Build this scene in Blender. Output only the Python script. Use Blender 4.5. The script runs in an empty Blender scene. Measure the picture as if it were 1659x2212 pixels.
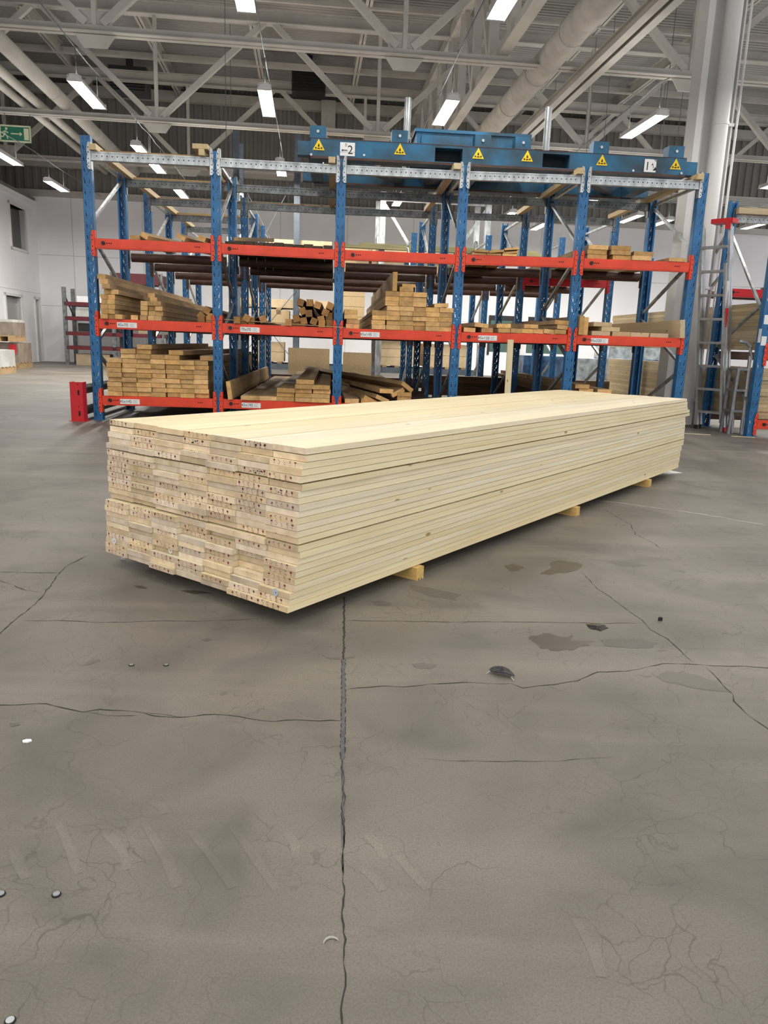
import bpy, math, random
from mathutils import Vector, Matrix
PI = math.pi
SC = bpy.context.scene
COL = SC.collection
rnd = random.Random(7)

# ------------------------------------------------------------------ camera, world, exposure
CX, CY, FPX, PITCH, ROLL, CAMH = 829.5, 1106.0, 1622.1, .2215, .0363, .9
Fv = Vector((0, math.cos(PITCH), -math.sin(PITCH)))
R0 = Vector((1, 0, 0)); U0 = R0.cross(Fv)
Rv = math.cos(ROLL)*R0 + math.sin(ROLL)*U0
Uv = -math.sin(ROLL)*R0 + math.cos(ROLL)*U0
EYE = Vector((0, 0, CAMH))
cam = bpy.data.cameras.new('camera'); cam_o = bpy.data.objects.new('camera', cam); COL.objects.link(cam_o)
cam.sensor_fit = 'HORIZONTAL'; cam.sensor_width = 36; cam.lens = 36*FPX/1659
cam.clip_start = .05; cam.clip_end = 200
m = Matrix.Identity(4)
for i in range(3):
    m[i][0], m[i][1], m[i][2], m[i][3] = Rv[i], Uv[i], -Fv[i], EYE[i]
cam_o.matrix_world = m
SC.camera = cam_o
w = bpy.data.worlds.new('world'); SC.world = w; w.use_nodes = True
w.node_tree.nodes['Background'].inputs[0].default_value = (.95, .97, 1, 1)
w.node_tree.nodes['Background'].inputs[1].default_value = 1.15
SC.view_settings.view_transform = 'Standard'; SC.view_settings.look = 'None'
SC.view_settings.gamma = 1; SC.view_settings.exposure = 0.15
SC.view_settings.use_curve_mapping = False
SC.cycles.max_bounces = 8; SC.cycles.diffuse_bounces = 4; SC.cycles.use_denoising = True
LAMP_W = 28.5; UP_W = 8.0

# ------------------------------------------------------------------ measuring helpers (points in the hall)
def ray(x, y): return Fv + Rv*((x-CX)/FPX) - Uv*((y-CY)/FPX)
def at_z(x, y, z=0.0):
    d = ray(x, y); return EYE + d*((z-CAMH)/d.z)
def at_y(x, y, Y):
    d = ray(x, y); return EYE + d*(Y/d.y)
RA = .0724; RO = Vector((-3.0468, 7.9227, 0))
ur = Vector((math.cos(RA), math.sin(RA), 0)); vr = Vector((-math.sin(RA), math.cos(RA), 0))
def rw(s, t, z): return RO + ur*s + vr*t + Vector((0, 0, z))
def rs(x, y, t=0.0):
    d = ray(x, y); k = ((RO - EYE).dot(vr) + t)/d.dot(vr)
    p = EYE + d*k - RO
    return p.dot(ur), p.z
BA = .105
ub = Vector((math.cos(BA), math.sin(BA), 0)); vb = Vector((-math.sin(BA), math.cos(BA), 0))
def bw(u, v, z): return ub*u + vb*v + Vector((0, 0, z))
def bv(x, y, v):          # pixel -> (u, z) on the building plane v
    d = ray(x, y); k = v/d.dot(vb); p = EYE + d*k
    return p.dot(ub), p.z
def bz(x, y, z):          # pixel -> (u, v) at height z
    p = at_z(x, y, z); return p.dot(ub), p.dot(vb)

# ------------------------------------------------------------------ materials
def mat(name, col, rough=.5, metal=0., spec=.4, noise=0., nscale=8., bump=0., stretch=(1, 1, 1), tint=None):
    M = bpy.data.materials.new(name); M.use_nodes = True
    nt = M.node_tree; b = nt.nodes['Principled BSDF']
    b.inputs['Roughness'].default_value = rough; b.inputs['Metallic'].default_value = metal
    b.inputs['Specular IOR Level'].default_value = spec
    b.inputs['Base Color'].default_value = (*col, 1)
    if noise or bump:
        tc = nt.nodes.new('ShaderNodeTexCoord'); mp = nt.nodes.new('ShaderNodeMapping')
        mp.inputs['Scale'].default_value = stretch
        nt.links.new(tc.outputs['Object'], mp.inputs['Vector'])
        n = nt.nodes.new('ShaderNodeTexNoise'); n.inputs['Scale'].default_value = nscale
        n.inputs['Detail'].default_value = 5
        nt.links.new(mp.outputs[0], n.inputs['Vector'])
        if noise:
            r = nt.nodes.new('ShaderNodeValToRGB')
            lo = tint if tint else tuple(c*(1-noise) for c in col)
            hi = tuple(min(1, c*(1+noise*.6)) for c in col)
            r.color_ramp.elements[0].position = .35; r.color_ramp.elements[1].position = .65
            r.color_ramp.elements[0].color = (*lo, 1); r.color_ramp.elements[1].color = (*hi, 1)
            nt.links.new(n.outputs['Fac'], r.inputs['Fac']); nt.links.new(r.outputs[0], b.inputs['Base Color'])
        if bump:
            bp = nt.nodes.new('ShaderNodeBump'); bp.inputs['Strength'].default_value = bump
            bp.inputs['Distance'].default_value = .01
            nt.links.new(n.outputs['Fac'], bp.inputs['Height']); nt.links.new(bp.outputs[0], b.inputs['Normal'])
    return M

class NT:
    def __init__(s, M): s.nt = M.node_tree
    def n(s, typ, **kw):
        x = s.nt.nodes.new('ShaderNode'+typ)
        for k, v in kw.items():
            if k in ('operation', 'blend_type', 'data_type', 'wave_type', 'rings_direction', 'feature', 'noise_dimensions'): setattr(x, k, v)
            else: x.inputs[k.replace('_', ' ')].default_value = v
        return x
    def l(s, a, b): s.nt.links.new(a, b)
    def math(s, op, a, b=None, clamp=False):
        x = s.nt.nodes.new('ShaderNodeMath'); x.operation = op; x.use_clamp = clamp
        for i, v in enumerate((a, b)):
            if v is None: continue
            if hasattr(v, 'is_linked'): s.l(v, x.inputs[i])
            else: x.inputs[i].default_value = v
        return x.outputs[0]
    def mix(s, f, a, b, bt='MIX'):
        x = s.nt.nodes.new('ShaderNodeMix'); x.data_type = 'RGBA'; x.blend_type = bt
        for sock, v in ((x.inputs[0], f), (x.inputs[6], a), (x.inputs[7], b)):
            if hasattr(v, 'is_linked'): s.l(v, sock)
            elif isinstance(v, (int, float)): sock.default_value = v
            else: sock.default_value = (*v, 1)
        return x.outputs[2]
    def ramp(s, f, p0, c0, p1, c1):
        r = s.nt.nodes.new('ShaderNodeValToRGB'); e = r.color_ramp.elements
        e[0].position = p0; e[1].position = p1; e[0].color = (*c0, 1); e[1].color = (*c1, 1)
        s.l(f, r.inputs[0]); return r.outputs[0]

def wood(name, c0, c1, knot, grime=None, rough=.6, ring=False, kn=.055, vr=.3):
    M = bpy.data.materials.new(name); M.use_nodes = True; T = NT(M); b = M.node_tree.nodes['Principled BSDF']
    b.inputs['Roughness'].default_value = rough; b.inputs['Specular IOR Level'].default_value = .25
    tc = T.n('TexCoord'); oi = T.n('ObjectInfo')
    off = T.n('CombineXYZ')
    T.l(T.math('MULTIPLY', oi.outputs['Random'], 37.0), off.inputs[0])
    T.l(T.math('MULTIPLY', oi.outputs['Random'], 11.3), off.inputs[1])
    T.l(T.math('MULTIPLY', oi.outputs['Random'], 7.7), off.inputs[2])
    if ring:
        o2 = T.n('CombineXYZ')
        T.l(T.math('MULTIPLY', T.math('SUBTRACT', T.math('FRACT', T.math('MULTIPLY', oi.outputs['Random'], 17.3)), .5), .15), o2.inputs[1])
        T.l(T.math('SUBTRACT', T.math('MULTIPLY', T.math('FRACT', T.math('MULTIPLY', oi.outputs['Random'], 31.7)), .12), .06), o2.inputs[2])
        va = T.n('VectorMath', operation='ADD'); T.l(tc.outputs['Object'], va.inputs[0]); T.l(o2.outputs[0], va.inputs[1])
        wv = T.n('TexWave', wave_type='RINGS', rings_direction='X', Scale=70., Distortion=3.5, Detail=3., Detail_Scale=1.5)
        T.l(va.outputs[0], wv.inputs['Vector'])
        va2 = T.n('VectorMath', operation='ADD'); T.l(tc.outputs['Object'], va2.inputs[0]); T.l(off.outputs[0], va2.inputs[1])
        ns = T.n('TexNoise', Scale=22., Detail=4.); T.l(va2.outputs[0], ns.inputs['Vector'])
        st = T.math('MULTIPLY', wv.outputs['Fac'], T.math('MULTIPLY', .62, T.math('FRACT', T.math('MULTIPLY', oi.outputs['Random'], 57.1))))
        fac = T.math('SUBTRACT', T.math('ADD', .12, T.math('MULTIPLY', ns.outputs['Fac'], .95)), T.math('MULTIPLY', st, .5))
        col = T.ramp(fac, .2, c1, .8, c0)
        n3 = T.n('TexNoise', Scale=9., Detail=3.); T.l(va2.outputs[0], n3.inputs['Vector'])
        col = T.mix(T.ramp(n3.outputs['Fac'], .58, (0, 0, 0), .74, (.45, .45, .45)), col, tuple(q*.62 for q in (c1[0]*.8, c1[1]*.92, c1[2]*1.05)))
    else:
        va = T.n('VectorMath', operation='ADD'); T.l(tc.outputs['Object'], va.inputs[0]); T.l(off.outputs[0], va.inputs[1])
        mp = T.n('Mapping', Scale=(.9, 16., 16.)); T.l(va.outputs[0], mp.inputs[0])
        ns = T.n('TexNoise', Scale=1.6, Detail=4., Distortion=.8); T.l(mp.outputs[0], ns.inputs['Vector'])
        mp2 = T.n('Mapping', Scale=(2., 90., 90.)); T.l(va.outputs[0], mp2.inputs[0])
        n2 = T.n('TexNoise', Scale=2., Detail=3.); T.l(mp2.outputs[0], n2.inputs['Vector'])
        fac = T.math('ADD', T.math('MULTIPLY', ns.outputs['Fac'], .6), T.math('MULTIPLY', n2.outputs['Fac'], .4))
        col = T.ramp(fac, .36, c1, .64, c0)
        mp3 = T.n('Mapping', Scale=(3.4, 9., 9.)); T.l(va.outputs[0], mp3.inputs[0])
        vo = T.n('TexVoronoi', Scale=1.); T.l(mp3.outputs[0], vo.inputs['Vector'])
        kf = T.ramp(vo.outputs['Distance'], kn, (1, 1, 1), kn*1.7, (0, 0, 0))
        col = T.mix(kf, col, knot)
        kr = T.ramp(T.math('ABSOLUTE', T.math('SUBTRACT', vo.outputs['Distance'], kn*1.6)), .0, (1, 1, 1), kn*.5, (0, 0, 0))
        col = T.mix(T.math('MULTIPLY', kr, .5), col, tuple(k*.6 for k in knot))
    rv = T.math('FRACT', T.math('MULTIPLY', oi.outputs['Random'], 91.7)); rh = T.math('FRACT', T.math('MULTIPLY', oi.outputs['Random'], 131.3))
    val = T.math('ADD', 1.04-vr, T.math('MULTIPLY', rv, vr))
    vv = T.n('CombineColor'); T.l(val, vv.inputs[0]); T.l(T.math('MULTIPLY', val, T.math('ADD', .95, T.math('MULTIPLY', rh, .06))), vv.inputs[1]); T.l(T.math('MULTIPLY', val, T.math('ADD', .82, T.math('MULTIPLY', rh, .26))), vv.inputs[2])
    col = T.mix(1., col, vv.outputs[0], 'MULTIPLY')
    if grime:
        ng = T.n('TexNoise', Scale=3., Detail=3.); T.l(va.outputs[0], ng.inputs['Vector'])
        col = T.mix(T.ramp(ng.outputs['Fac'], .5, (0, 0, 0), .75, (.6, .6, .6)), col, grime)
    T.l(col, b.inputs['Base Color'])
    return M

def concrete(name, dark=1.0, rough=.54, cracks=True, tint=(1., .975, .905)):
    M = bpy.data.materials.new(name); M.use_nodes = True; T = NT(M); b = M.node_tree.nodes['Principled BSDF']
    tc = T.n('TexCoord')
    def noise(sc, det=5., dist=0., st=(1, 1, 1)):
        mp = T.n('Mapping', Scale=st); T.l(tc.outputs['Object'], mp.inputs[0])
        x = T.n('TexNoise', Scale=sc, Detail=det, Distortion=dist); T.l(mp.outputs[0], x.inputs['Vector']); return x.outputs['Fac']
    k = dark*.87
    c = T.ramp(noise(1.1, 7., .6), .36, (.146*k, .134*k, .120*k), .64, (.236*k, .218*k, .196*k))
    c = T.mix(T.ramp(noise(2.6, 6., 1.2), .48, (0, 0, 0), .72, (.75, .75, .75)), c, (.108*k, .101*k, .094*k))
    c = T.mix(T.ramp(noise(1.7, 5., .5, (.5, 2.2, 1)), .55, (0, 0, 0), .8, (.45, .45, .45)), c, (.155*k, .152*k, .135*k))
    c = T.mix(T.ramp(noise(1.3, 5., .4, (.35, 3., 1)), .52, (0, 0, 0), .74, (.7, .7, .7)), c, (.295*k, .273*k, .242*k))
    fine = noise(260., 2.)
    c = T.mix(T.ramp(fine, .3, (.5, .5, .5), .62, (0, 0, 0)), c, (.10*k, .092*k, .083*k))
    c = T.mix(T.ramp(noise(420., 1.), .70, (0, 0, 0), .80, (.5, .5, .5)), c, (.36*k, .34*k, .31*k))
    c = T.mix(T.ramp(noise(70., 3.), .66, (0, 0, 0), .74, (.4, .4, .4)), c, (.11*k, .10*k, .09*k))
    if cracks:
        nd = T.n('TexNoise', Scale=5., Detail=4.); T.l(tc.outputs['Object'], nd.inputs['Vector'])
        va = T.n('VectorMath', operation='MULTIPLY_ADD')
        T.l(nd.outputs['Color'], va.inputs[0]); va.inputs[1].default_value = (.25, .25, .25); T.l(tc.outputs['Object'], va.inputs[2])
        for scl, wd, lo in ((5., .010, .46), (13., .020, .48)):
            vo = T.n('TexVoronoi', feature='DISTANCE_TO_EDGE', Scale=scl); T.l(va.outputs[0], vo.inputs['Vector'])
            line = T.ramp(vo.outputs['Distance'], wd*.35, (1, 1, 1), wd, (0, 0, 0))
            mk = T.ramp(noise(1.9+scl*.1, 3.), lo, (0, 0, 0), lo+.14, (.62, .62, .62))
            c = T.mix(T.math('MULTIPLY', line, mk), c, (.07, .064, .058))
    c = T.mix(1., c, tint, 'MULTIPLY')
    T.l(c, b.inputs['Base Color'])
    b.inputs['Roughness'].default_value = rough; b.inputs['Specular IOR Level'].default_value = .42
    bp = T.n('Bump', Strength=.12, Distance=.004); T.l(fine, bp.inputs['Height']); T.l(bp.outputs[0], b.inputs['Normal'])
    return M

MT = dict(
    blue=mat('blue_paint', (.021, .14, .335), .42, noise=.25, nscale=4.),
    blue_frame=mat('worn_blue_paint', (.016, .105, .205), .45, noise=.5, nscale=3., tint=(.022, .05, .07)),
    red=mat('orange_red_paint', (.78, .062, .022), .42, noise=.12, nscale=5.),
    crimson=mat('signal_red_paint', (.55, .012, .02), .4),
    maroon=mat('dark_red_paint', (.10, .008, .014), .5),
    brown=mat('brown_beam_paint', (.075, .036, .026), .55, noise=.4, nscale=5., stretch=(1, 6, 6)),
    galv=mat('galvanised_steel', (.42, .44, .45), .42, .75, noise=.35, nscale=14., stretch=(1, 1, .4)),
    dgalv=mat('dull_galvanised_steel', (.17, .18, .185), .5, .6, noise=.35, nscale=12.),
    alu=mat('aluminium', (.46, .47, .48), .38, .8, noise=.12, nscale=20.),
    slate=mat('grey_blue_post_paint', (.085, .105, .125), .5, noise=.2),
    black=mat('black_plastic', (.012, .012, .013), .5),
    dark=mat('dark_hole', (.008, .009, .012), .8),
    white=mat('white_paint', (.74, .73, .72), .6, noise=.05, nscale=1.5),
    wall=mat('white_wall_paint', (.86, .85, .87), .75, noise=.04, nscale=.8),
    upper=mat('grey_wall_cladding', (.215, .205, .19), .7, noise=.1, nscale=1.),
    roof=mat('roof_decking_paint', (.42, .41, .39), .65, noise=.1, nscale=.7),
    steelw=mat('cream_painted_steel', (.50, .475, .435), .6, noise=.12, nscale=2.),
    duct=mat('insulated_duct_wrap', (.50, .47, .43), .7, noise=.15, nscale=4., bump=.3),
    paper=mat('white_paper', (.82, .82, .82), .7),
    ink=mat('black_ink', (.02, .02, .02), .7),
    gink=mat('grey_ink', (.25, .25, .25), .7),
    yellow=mat('yellow_sticker', (.85, .58, .02), .6),
    green=mat('exit_sign_green', (.02, .16, .10), .5),
    cream=mat('exit_sign_cream', (.62, .62, .42), .5),
    glassd=mat('dark_window_glass', (.035, .038, .042), .12, spec=.6),
    glassg=mat('greenish_window_glass', (.06, .12, .10), .15, spec=.6),
    panelw=mat('grey_door_glass', (.30, .30, .29), .25, spec=.5),
    card=mat('cardboard', (.33, .25, .165), .8, noise=.12, nscale=3.),
    greyc=mat('pale_grey_wrapped_goods', (.48, .48, .45), .6, noise=.2, nscale=5.),
    brownc=mat('brown_wrapped_goods', (.24, .19, .15), .55, noise=.25, nscale=5.),
    chip=mat('chipboard', (.52, .38, .21), .8, noise=.22, nscale=60.),
    chipw=mat('sanded_chipboard', (.58, .44, .27), .75, noise=.1, nscale=9.),
    film=mat('clear_stretch_film', (.32, .36, .37), .22, noise=.5, nscale=7., spec=.6, bump=.6),
    filmb=mat('blue_goods_in_stretch_film', (.06, .13, .24), .22, noise=.7, nscale=6., spec=.6, bump=.8, tint=(.02, .05, .11)),
    greenwood=mat('green_treated_timber', (.14, .125, .055), .7, noise=.3, nscale=5., stretch=(.3, 6, 6)),
    greyp=mat('grey_heater_paint', (.09, .092, .095), .6),
    leaf=mat('dark_tar_flake', (.030, .032, .038), .5, noise=.9, nscale=70., bump=1.),
    stamp=mat('red_stamp_ink', (.20, .022, .032), .8),
    tagw=mat('white_tag_plastic', (.66, .64, .62), .45),
    tagb=mat('pale_blue_tag_plastic', (.42, .47, .53), .4),
    yblock=mat('yellow_pine_bearer', (.62, .40, .13), .65, noise=.25, nscale=10., stretch=(8, 1, 8)),
    concrete=concrete('concrete'),
    wet=concrete('damp_concrete', .46, .3, False, (1., .88, .72)),
    damp=concrete('stained_concrete', .72, .5, False),
    pale=concrete('scuffed_concrete', 1.13, .66, False),
    crack=mat('crack_shadow_grime', (.034, .031, .028), .9),  # flat dark tone for cracks and joint edges
    filler=mat('joint_filler', (.095, .096, .10), .6, noise=.25, nscale=60.),
    chalk=mat('chalk_line', (.42, .40, .37), .8, noise=.25, nscale=20.),
)
MT['pine'] = wood('fresh_spruce', (.80, .73, .54), (.70, .595, .40), (.36, .22, .10), vr=.12, kn=.036)
MT['pine_end'] = wood('fresh_spruce_end_grain', (.88, .74, .56), (.58, .435, .28), (0, 0, 0), ring=True, vr=.36)
MT['tan'] = wood('stored_pine', (.52, .355, .185), (.36, .235, .115), (.2, .10, .04), grime=(.20, .145, .095), vr=.4)
MT['tan_end'] = wood('stored_pine_end_grain', (.95, .62, .275), (.60, .33, .12), (0, 0, 0), ring=True, vr=.45)
MT['brn'] = wood('aged_post_wood', (.25, .145, .07), (.16, .09, .04), (.12, .06, .03), grime=(.10, .07, .045), vr=.5)
MT['brn_end'] = wood('aged_post_end_grain', (.60, .31, .105), (.30, .145, .05), (0, 0, 0), ring=True, vr=.6)
MT['drk'] = wood('dark_stained_plank', (.085, .065, .04), (.05, .038, .024), (.03, .02, .01))
MT['lgt'] = wood('pale_packed_pine', (.66, .545, .36), (.55, .43, .26), (.3, .2, .1))

# ------------------------------------------------------------------ mesh builder
class MB:
    def __init__(s): s.v = []; s.f = []; s.m = []
    def add(s, vs, fs, mi=0, M=None):
        b = len(s.v)
        for p in vs:
            p = Vector(p); s.v.append(tuple(M @ p if M else p))
        for f in fs: s.f.append([b+i for i in f]); s.m.append(mi)
    def box(s, lo, hi, mi=0, M=None):
        x0, y0, z0 = lo; x1, y1, z1 = hi
        s.add([(x0,y0,z0),(x1,y0,z0),(x1,y1,z0),(x0,y1,z0),(x0,y0,z1),(x1,y0,z1),(x1,y1,z1),(x0,y1,z1)],
              [(0,3,2,1),(4,5,6,7),(0,1,5,4),(1,2,6,5),(2,3,7,6),(3,0,4,7)], mi, M); return s
    def bar(s, p, q, w, h, mi=0, up=(0, 0, 1)):
        p, q = Vector(p), Vector(q); d = (q-p).normalized(); up = Vector(up)
        if abs(d.dot(up)) > .99: up = Vector((0, 1, 0))
        a = d.cross(up).normalized(); c = a.cross(d).normalized()
        o = [a*sx*w/2 + c*sz*h/2 for sx, sz in ((-1,-1),(1,-1),(1,1),(-1,1))]
        s.add([p+i for i in o]+[q+i for i in o], [(3,2,1,0),(4,5,6,7),(0,1,5,4),(1,2,6,5),(2,3,7,6),(3,0,4,7)], mi); return s
    def tube(s, pts, r, n=10, mi=0, caps=True):
        pts = [Vector(p) for p in pts]; rings = []; b = len(s.v)
        for i, p in enumerate(pts):
            d = (pts[min(i+1, len(pts)-1)] - pts[max(i-1, 0)]).normalized()
            up = Vector((0, 0, 1)) if abs(d.z) < .95 else Vector((0, 1, 0))
            a = d.cross(up).normalized(); c = a.cross(d).normalized()
            rr = r[i] if isinstance(r, (list, tuple)) else r
            for k in range(n):
                t = 2*PI*k/n; s.v.append(tuple(p + a*rr*math.cos(t) + c*rr*math.sin(t)))
        for i in range(len(pts)-1):
            for k in range(n):
                s.f.append([b+i*n+k, b+i*n+(k+1) % n, b+(i+1)*n+(k+1) % n, b+(i+1)*n+k]); s.m.append(mi)
        if caps:
            s.f.append([b+k for k in range(n)][::-1]); s.m.append(mi)
            e = b+(len(pts)-1)*n; s.f.append([e+k for k in range(n)]); s.m.append(mi)
        return s
    def prism(s, poly, d0, d1, plane='xz', mi=0, M=None):   # polygon extruded along the third axis
        def P(a, b, c): return {'xz': (a, c, b), 'xy': (a, b, c), 'yz': (c, a, b)}[plane]
        n = len(poly)
        s.add([P(a, b, d0) for a, b in poly]+[P(a, b, d1) for a, b in poly],
              [list(range(n))[::-1], [n+i for i in range(n)]]+[(i, (i+1) % n, n+(i+1) % n, n+i) for i in range(n)], mi, M); return s
    def disc(s, c, r, axis='y', d=.002, n=10, mi=0):
        c = Vector(c); e = {'y': Vector((0, d, 0)), 'x': Vector((d, 0, 0)), 'z': Vector((0, 0, d))}[axis]
        return s.tube([c, c+e], r, n, mi)
    def mesh(s, name, mats):
        me = bpy.data.meshes.new(name); me.from_pydata(s.v, [], s.f)
        for x in (mats if isinstance(mats, (list, tuple)) else [mats]): me.materials.append(x)
        if any(s.m): me.polygons.foreach_set('material_index', s.m)
        me.update(); return me
    def build(s, name, mats, parent=None, loc=None, rot=None): return put(name, s.mesh(name, mats), parent, loc, rot)

def smooth(o, ang=.7):
    for p in o.data.polygons: p.use_smooth = True
    try: o.data.set_sharp_from_angle(angle=ang)
    except Exception: pass
    return o
def put(name, me, parent=None, loc=None, rot=None):
    o = bpy.data.objects.new(name, me); COL.objects.link(o)
    if parent: o.parent = parent
    if loc is not None: o.location = loc
    if rot is not None: o.rotation_euler = rot
    return o
def tag(o, label=None, cat=None, group=None, kind=None):
    if label: o['label'] = label
    if cat: o['category'] = cat
    if group: o['group'] = group
    if kind: o['kind'] = kind
    return o
def thing(name, label, cat, loc=(0, 0, 0), rz=0., group=None):
    return tag(put(name, None, None, loc, (0, 0, rz)), label, cat, group)
def text_mesh(s, size):
    c = bpy.data.curves.new('lettering', 'FONT'); c.body = s; c.size = size; c.align_x = 'CENTER'; c.align_y = 'CENTER'
    o = bpy.data.objects.new('lettering', c); COL.objects.link(o)
    dg = bpy.context.evaluated_depsgraph_get(); me = bpy.data.meshes.new_from_object(o.evaluated_get(dg))
    vs = [tuple(v.co) for v in me.vertices]; fs = [list(p.vertices) for p in me.polygons]
    bpy.data.objects.remove(o); bpy.data.curves.remove(c); bpy.data.meshes.remove(me)
    return vs, fs
ORD = ['first', 'second', 'third', 'fourth', 'fifth', 'sixth', 'seventh', 'eighth', 'ninth', 'tenth', 'eleventh', 'twelfth', 'thirteenth',
       'fourteenth', 'fifteenth', 'sixteenth', 'seventeenth', 'eighteenth', 'nineteenth', 'twentieth', 'twenty-first', 'twenty-second',
       'twenty-third', 'twenty-fourth', 'twenty-fifth', 'twenty-sixth']

# ------------------------------------------------------------------ floor
def ribbon(mb, px, wd, mi, z=.0006, jit=0., taper=True, step=.05, jag=0.):
    P = [at_z(x, y, 0) for x, y in px]; Q = []
    for a, b in zip(P, P[1:]):
        n = max(1, int((b-a).length/step))
        for k in range(n): Q.append(a.lerp(b, k/n))
    Q.append(P[-1])
    L = []; Rr = []; wob = 0.
    for i, p in enumerate(Q):
        d = (Q[min(i+1, len(Q)-1)]-Q[max(i-1, 0)]).normalized(); nn = Vector((-d.y, d.x, 0))
        ww = wd/2*(1+jit*rnd.uniform(-1, 1)); off = nn*rnd.uniform(-1, 1)*wd*jit*1.2
        if jag:
            wob = wob*.72+rnd.uniform(-1, 1)*jag if i else 0.; off = nn*wob; ww = wd/2*max(.25, 1+jit*1.6*rnd.uniform(-1, 1))
        if taper and i in (0, len(Q)-1): ww *= .2
        L.append(p+nn*ww+off); Rr.append(p-nn*ww+off)
    n = len(Q); zz = Vector((0, 0, z))
    mb.add([p+zz for p in L]+[p+zz for p in Rr], [(i, i+1, n+i+1, n+i)[::-1] for i in range(n-1)], mi)
def blot(mb, px, mi, z, rough=.12):
    P = [at_z(x, y, 0) for x, y in px]; c = sum(P, Vector())/len(P); out = []
    for a, b in zip(P, P[1:]+P[:1]):
        for k in range(4):
            q = a.lerp(b, k/4); out.append(c+(q-c)*(1+rnd.uniform(-rough, rough)) + Vector((0, 0, z)))
    ce = c+Vector((0, 0, z)); n = len(out)
    ar = sum((out[i]-ce).cross(out[(i+1) % n]-ce).z for i in range(n))
    mb.add(out+[ce], [((i, (i+1) % n, n) if ar > 0 else ((i+1) % n, i, n)) for i in range(n)], mi)
fl = MB()
fl.add([(-16, -8, 0), (18, -8, 0), (18, 26, 0), (-16, 26, 0)], [(0, 1, 2, 3)], 0)
J = [(744, 1290), (743, 1350), (742, 1425), (742, 1500), (741, 1565), (740, 1640)]
ribbon(fl, J[:3], .0065, 1, .0005, .3, False, .01); ribbon(fl, J[2:], .0115, 1, .0005, .13, False, .008); ribbon(fl, J[2:], .0085, 2, .0009, .10, False, .012)
ribbon(fl, [(739, 1640), (742, 1700), (740, 1760), (742, 1830)], .0062, 2, .0008, .25, False, .015)
ribbon(fl, [(741, 1640), (737, 1680), (744, 1720), (738, 1760), (744, 1800), (739, 1850), (743, 1900)], .0022, 1, .0010, .6, True, .012, .0016)
ribbon(fl, [(738, 1640), (743, 1690), (737, 1740), (743, 1790), (738, 1840), (741, 1890)], .0018, 1, .0010, .6, True, .012, .0016)
ribbon(fl, [(741, 1890), (744, 1930), (738, 1985), (746, 2030), (741, 2080), (746, 2130), (740, 2180), (743, 2240)], .0021, 1, .0006, .5, True, .014, .0022)
for pts, wd in [
    ([(-20, 1524), (50, 1523), (100, 1521), (130, 1529), (180, 1537), (215, 1532), (290, 1536), (330, 1546), (390, 1548), (440, 1543), (490, 1545), (540, 1553), (590, 1560), (640, 1556), (737, 1556)], .0034),
    ([(750, 1489), (800, 1484), (830, 1481), (870, 1483), (905, 1479), (950, 1476), (1000, 1474), (1060, 1476), (1105, 1476), (1130, 1486), (1180, 1481), (1250, 1472), (1290, 1451), (1350, 1449), (1400, 1440), (1430, 1433), (1500, 1434), (1540, 1437), (1700, 1445)], .0032),
    ([(-10, 1375), (40, 1335), (75, 1305), (100, 1275), (120, 1250), (128, 1238), (150, 1220), (190, 1200)], .004),
    ([(-10, 1250), (20, 1262), (50, 1274), (90, 1280)], .003),
    ([(0, 1236), (60, 1236), (128, 1237)], .004),
    ([(50, 1340), (130, 1341), (230, 1344), (330, 1342), (420, 1343), (560, 1338)], .0028),
    ([(750, 1340), (900, 1342), (1050, 1342), (1150, 1344), (1260, 1346), (1390, 1347)], .0026),
    ([(1255, 1235), (1290, 1270), (1330, 1300), (1390, 1345), (1400, 1360), (1440, 1380), (1480, 1420), (1500, 1434)], .0028),
    ([(1525, 1440), (1550, 1470), (1580, 1500), (1585, 1515), (1610, 1540), (1670, 1585)], .0030),
    ([(1305, 1100), (1330, 1115), (1365, 1135), (1375, 1155), (1400, 1168), (1430, 1185)], .0035),
    ([(910, 1640), (1050, 1645), (1180, 1643), (1260, 1640), (1330, 1638)], .0016),
    ([(180, 1537), (230, 1545), (300, 1546)], .002), ([(290, 1536), (330, 1541), (390, 1548)], .0016), ([(480, 1545), (530, 1546), (560, 1556)], .0016),
    ([(1180, 1481), (1210, 1494), (1240, 1500)], .0014)]:
    ribbon(fl, pts, wd*.78, 1, .0006, .5, True, .022, .0035)
ribbon(fl, [(705, 1424), (735, 1423), (768, 1421)], .02, 4, .0004, .3)
ribbon(fl, [(1285, 1081), (1330, 1085), (1400, 1095), (1480, 1105), (1560, 1118), (1655, 1135)], .014, 5, .0006, .4)
ribbon(fl, [(1100, 1186), (1200, 1192), (1300, 1212), (1400, 1222), (1470, 1230)], .006, 6, .0004, .3)
ribbon(fl, [(1560, 1222), (1680, 1220)], .03, 6, .0004, .3)
for a, b in [((130, 1775), (160, 1890)), ((240, 1800), (272, 1880)), ((318, 1785), (388, 1915)), ((412, 1795), (497, 1920)), ((503, 1782), (602, 1920)),
             ((615, 1800), (645, 1852)), ((795, 1800), (835, 1855)), ((850, 1848), (925, 1920)), ((775, 1878), (825, 1925)), ((1250, 1985), (1292, 2110)), ((330, 1730), (350, 1760)), ((30, 1830), (50, 1900))]:
    ribbon(fl, [a, ((a[0]+b[0])/2+4, (a[1]+b[1])/2), b], .017, 6, .0004, .30, False)
blot(fl, [(1143, 1376), (1165, 1370), (1185, 1367), (1215, 1377), (1240, 1372), (1232, 1384), (1288, 1383), (1268, 1394), (1230, 1404), (1200, 1406), (1165, 1398), (1150, 1386)], 3, .0007)
blot(fl, [(1166, 1239), (1192, 1226), (1186, 1216), (1210, 1210), (1238, 1214), (1262, 1221), (1246, 1233), (1225, 1238), (1202, 1237), (1184, 1243)], 3, .0007)
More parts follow.
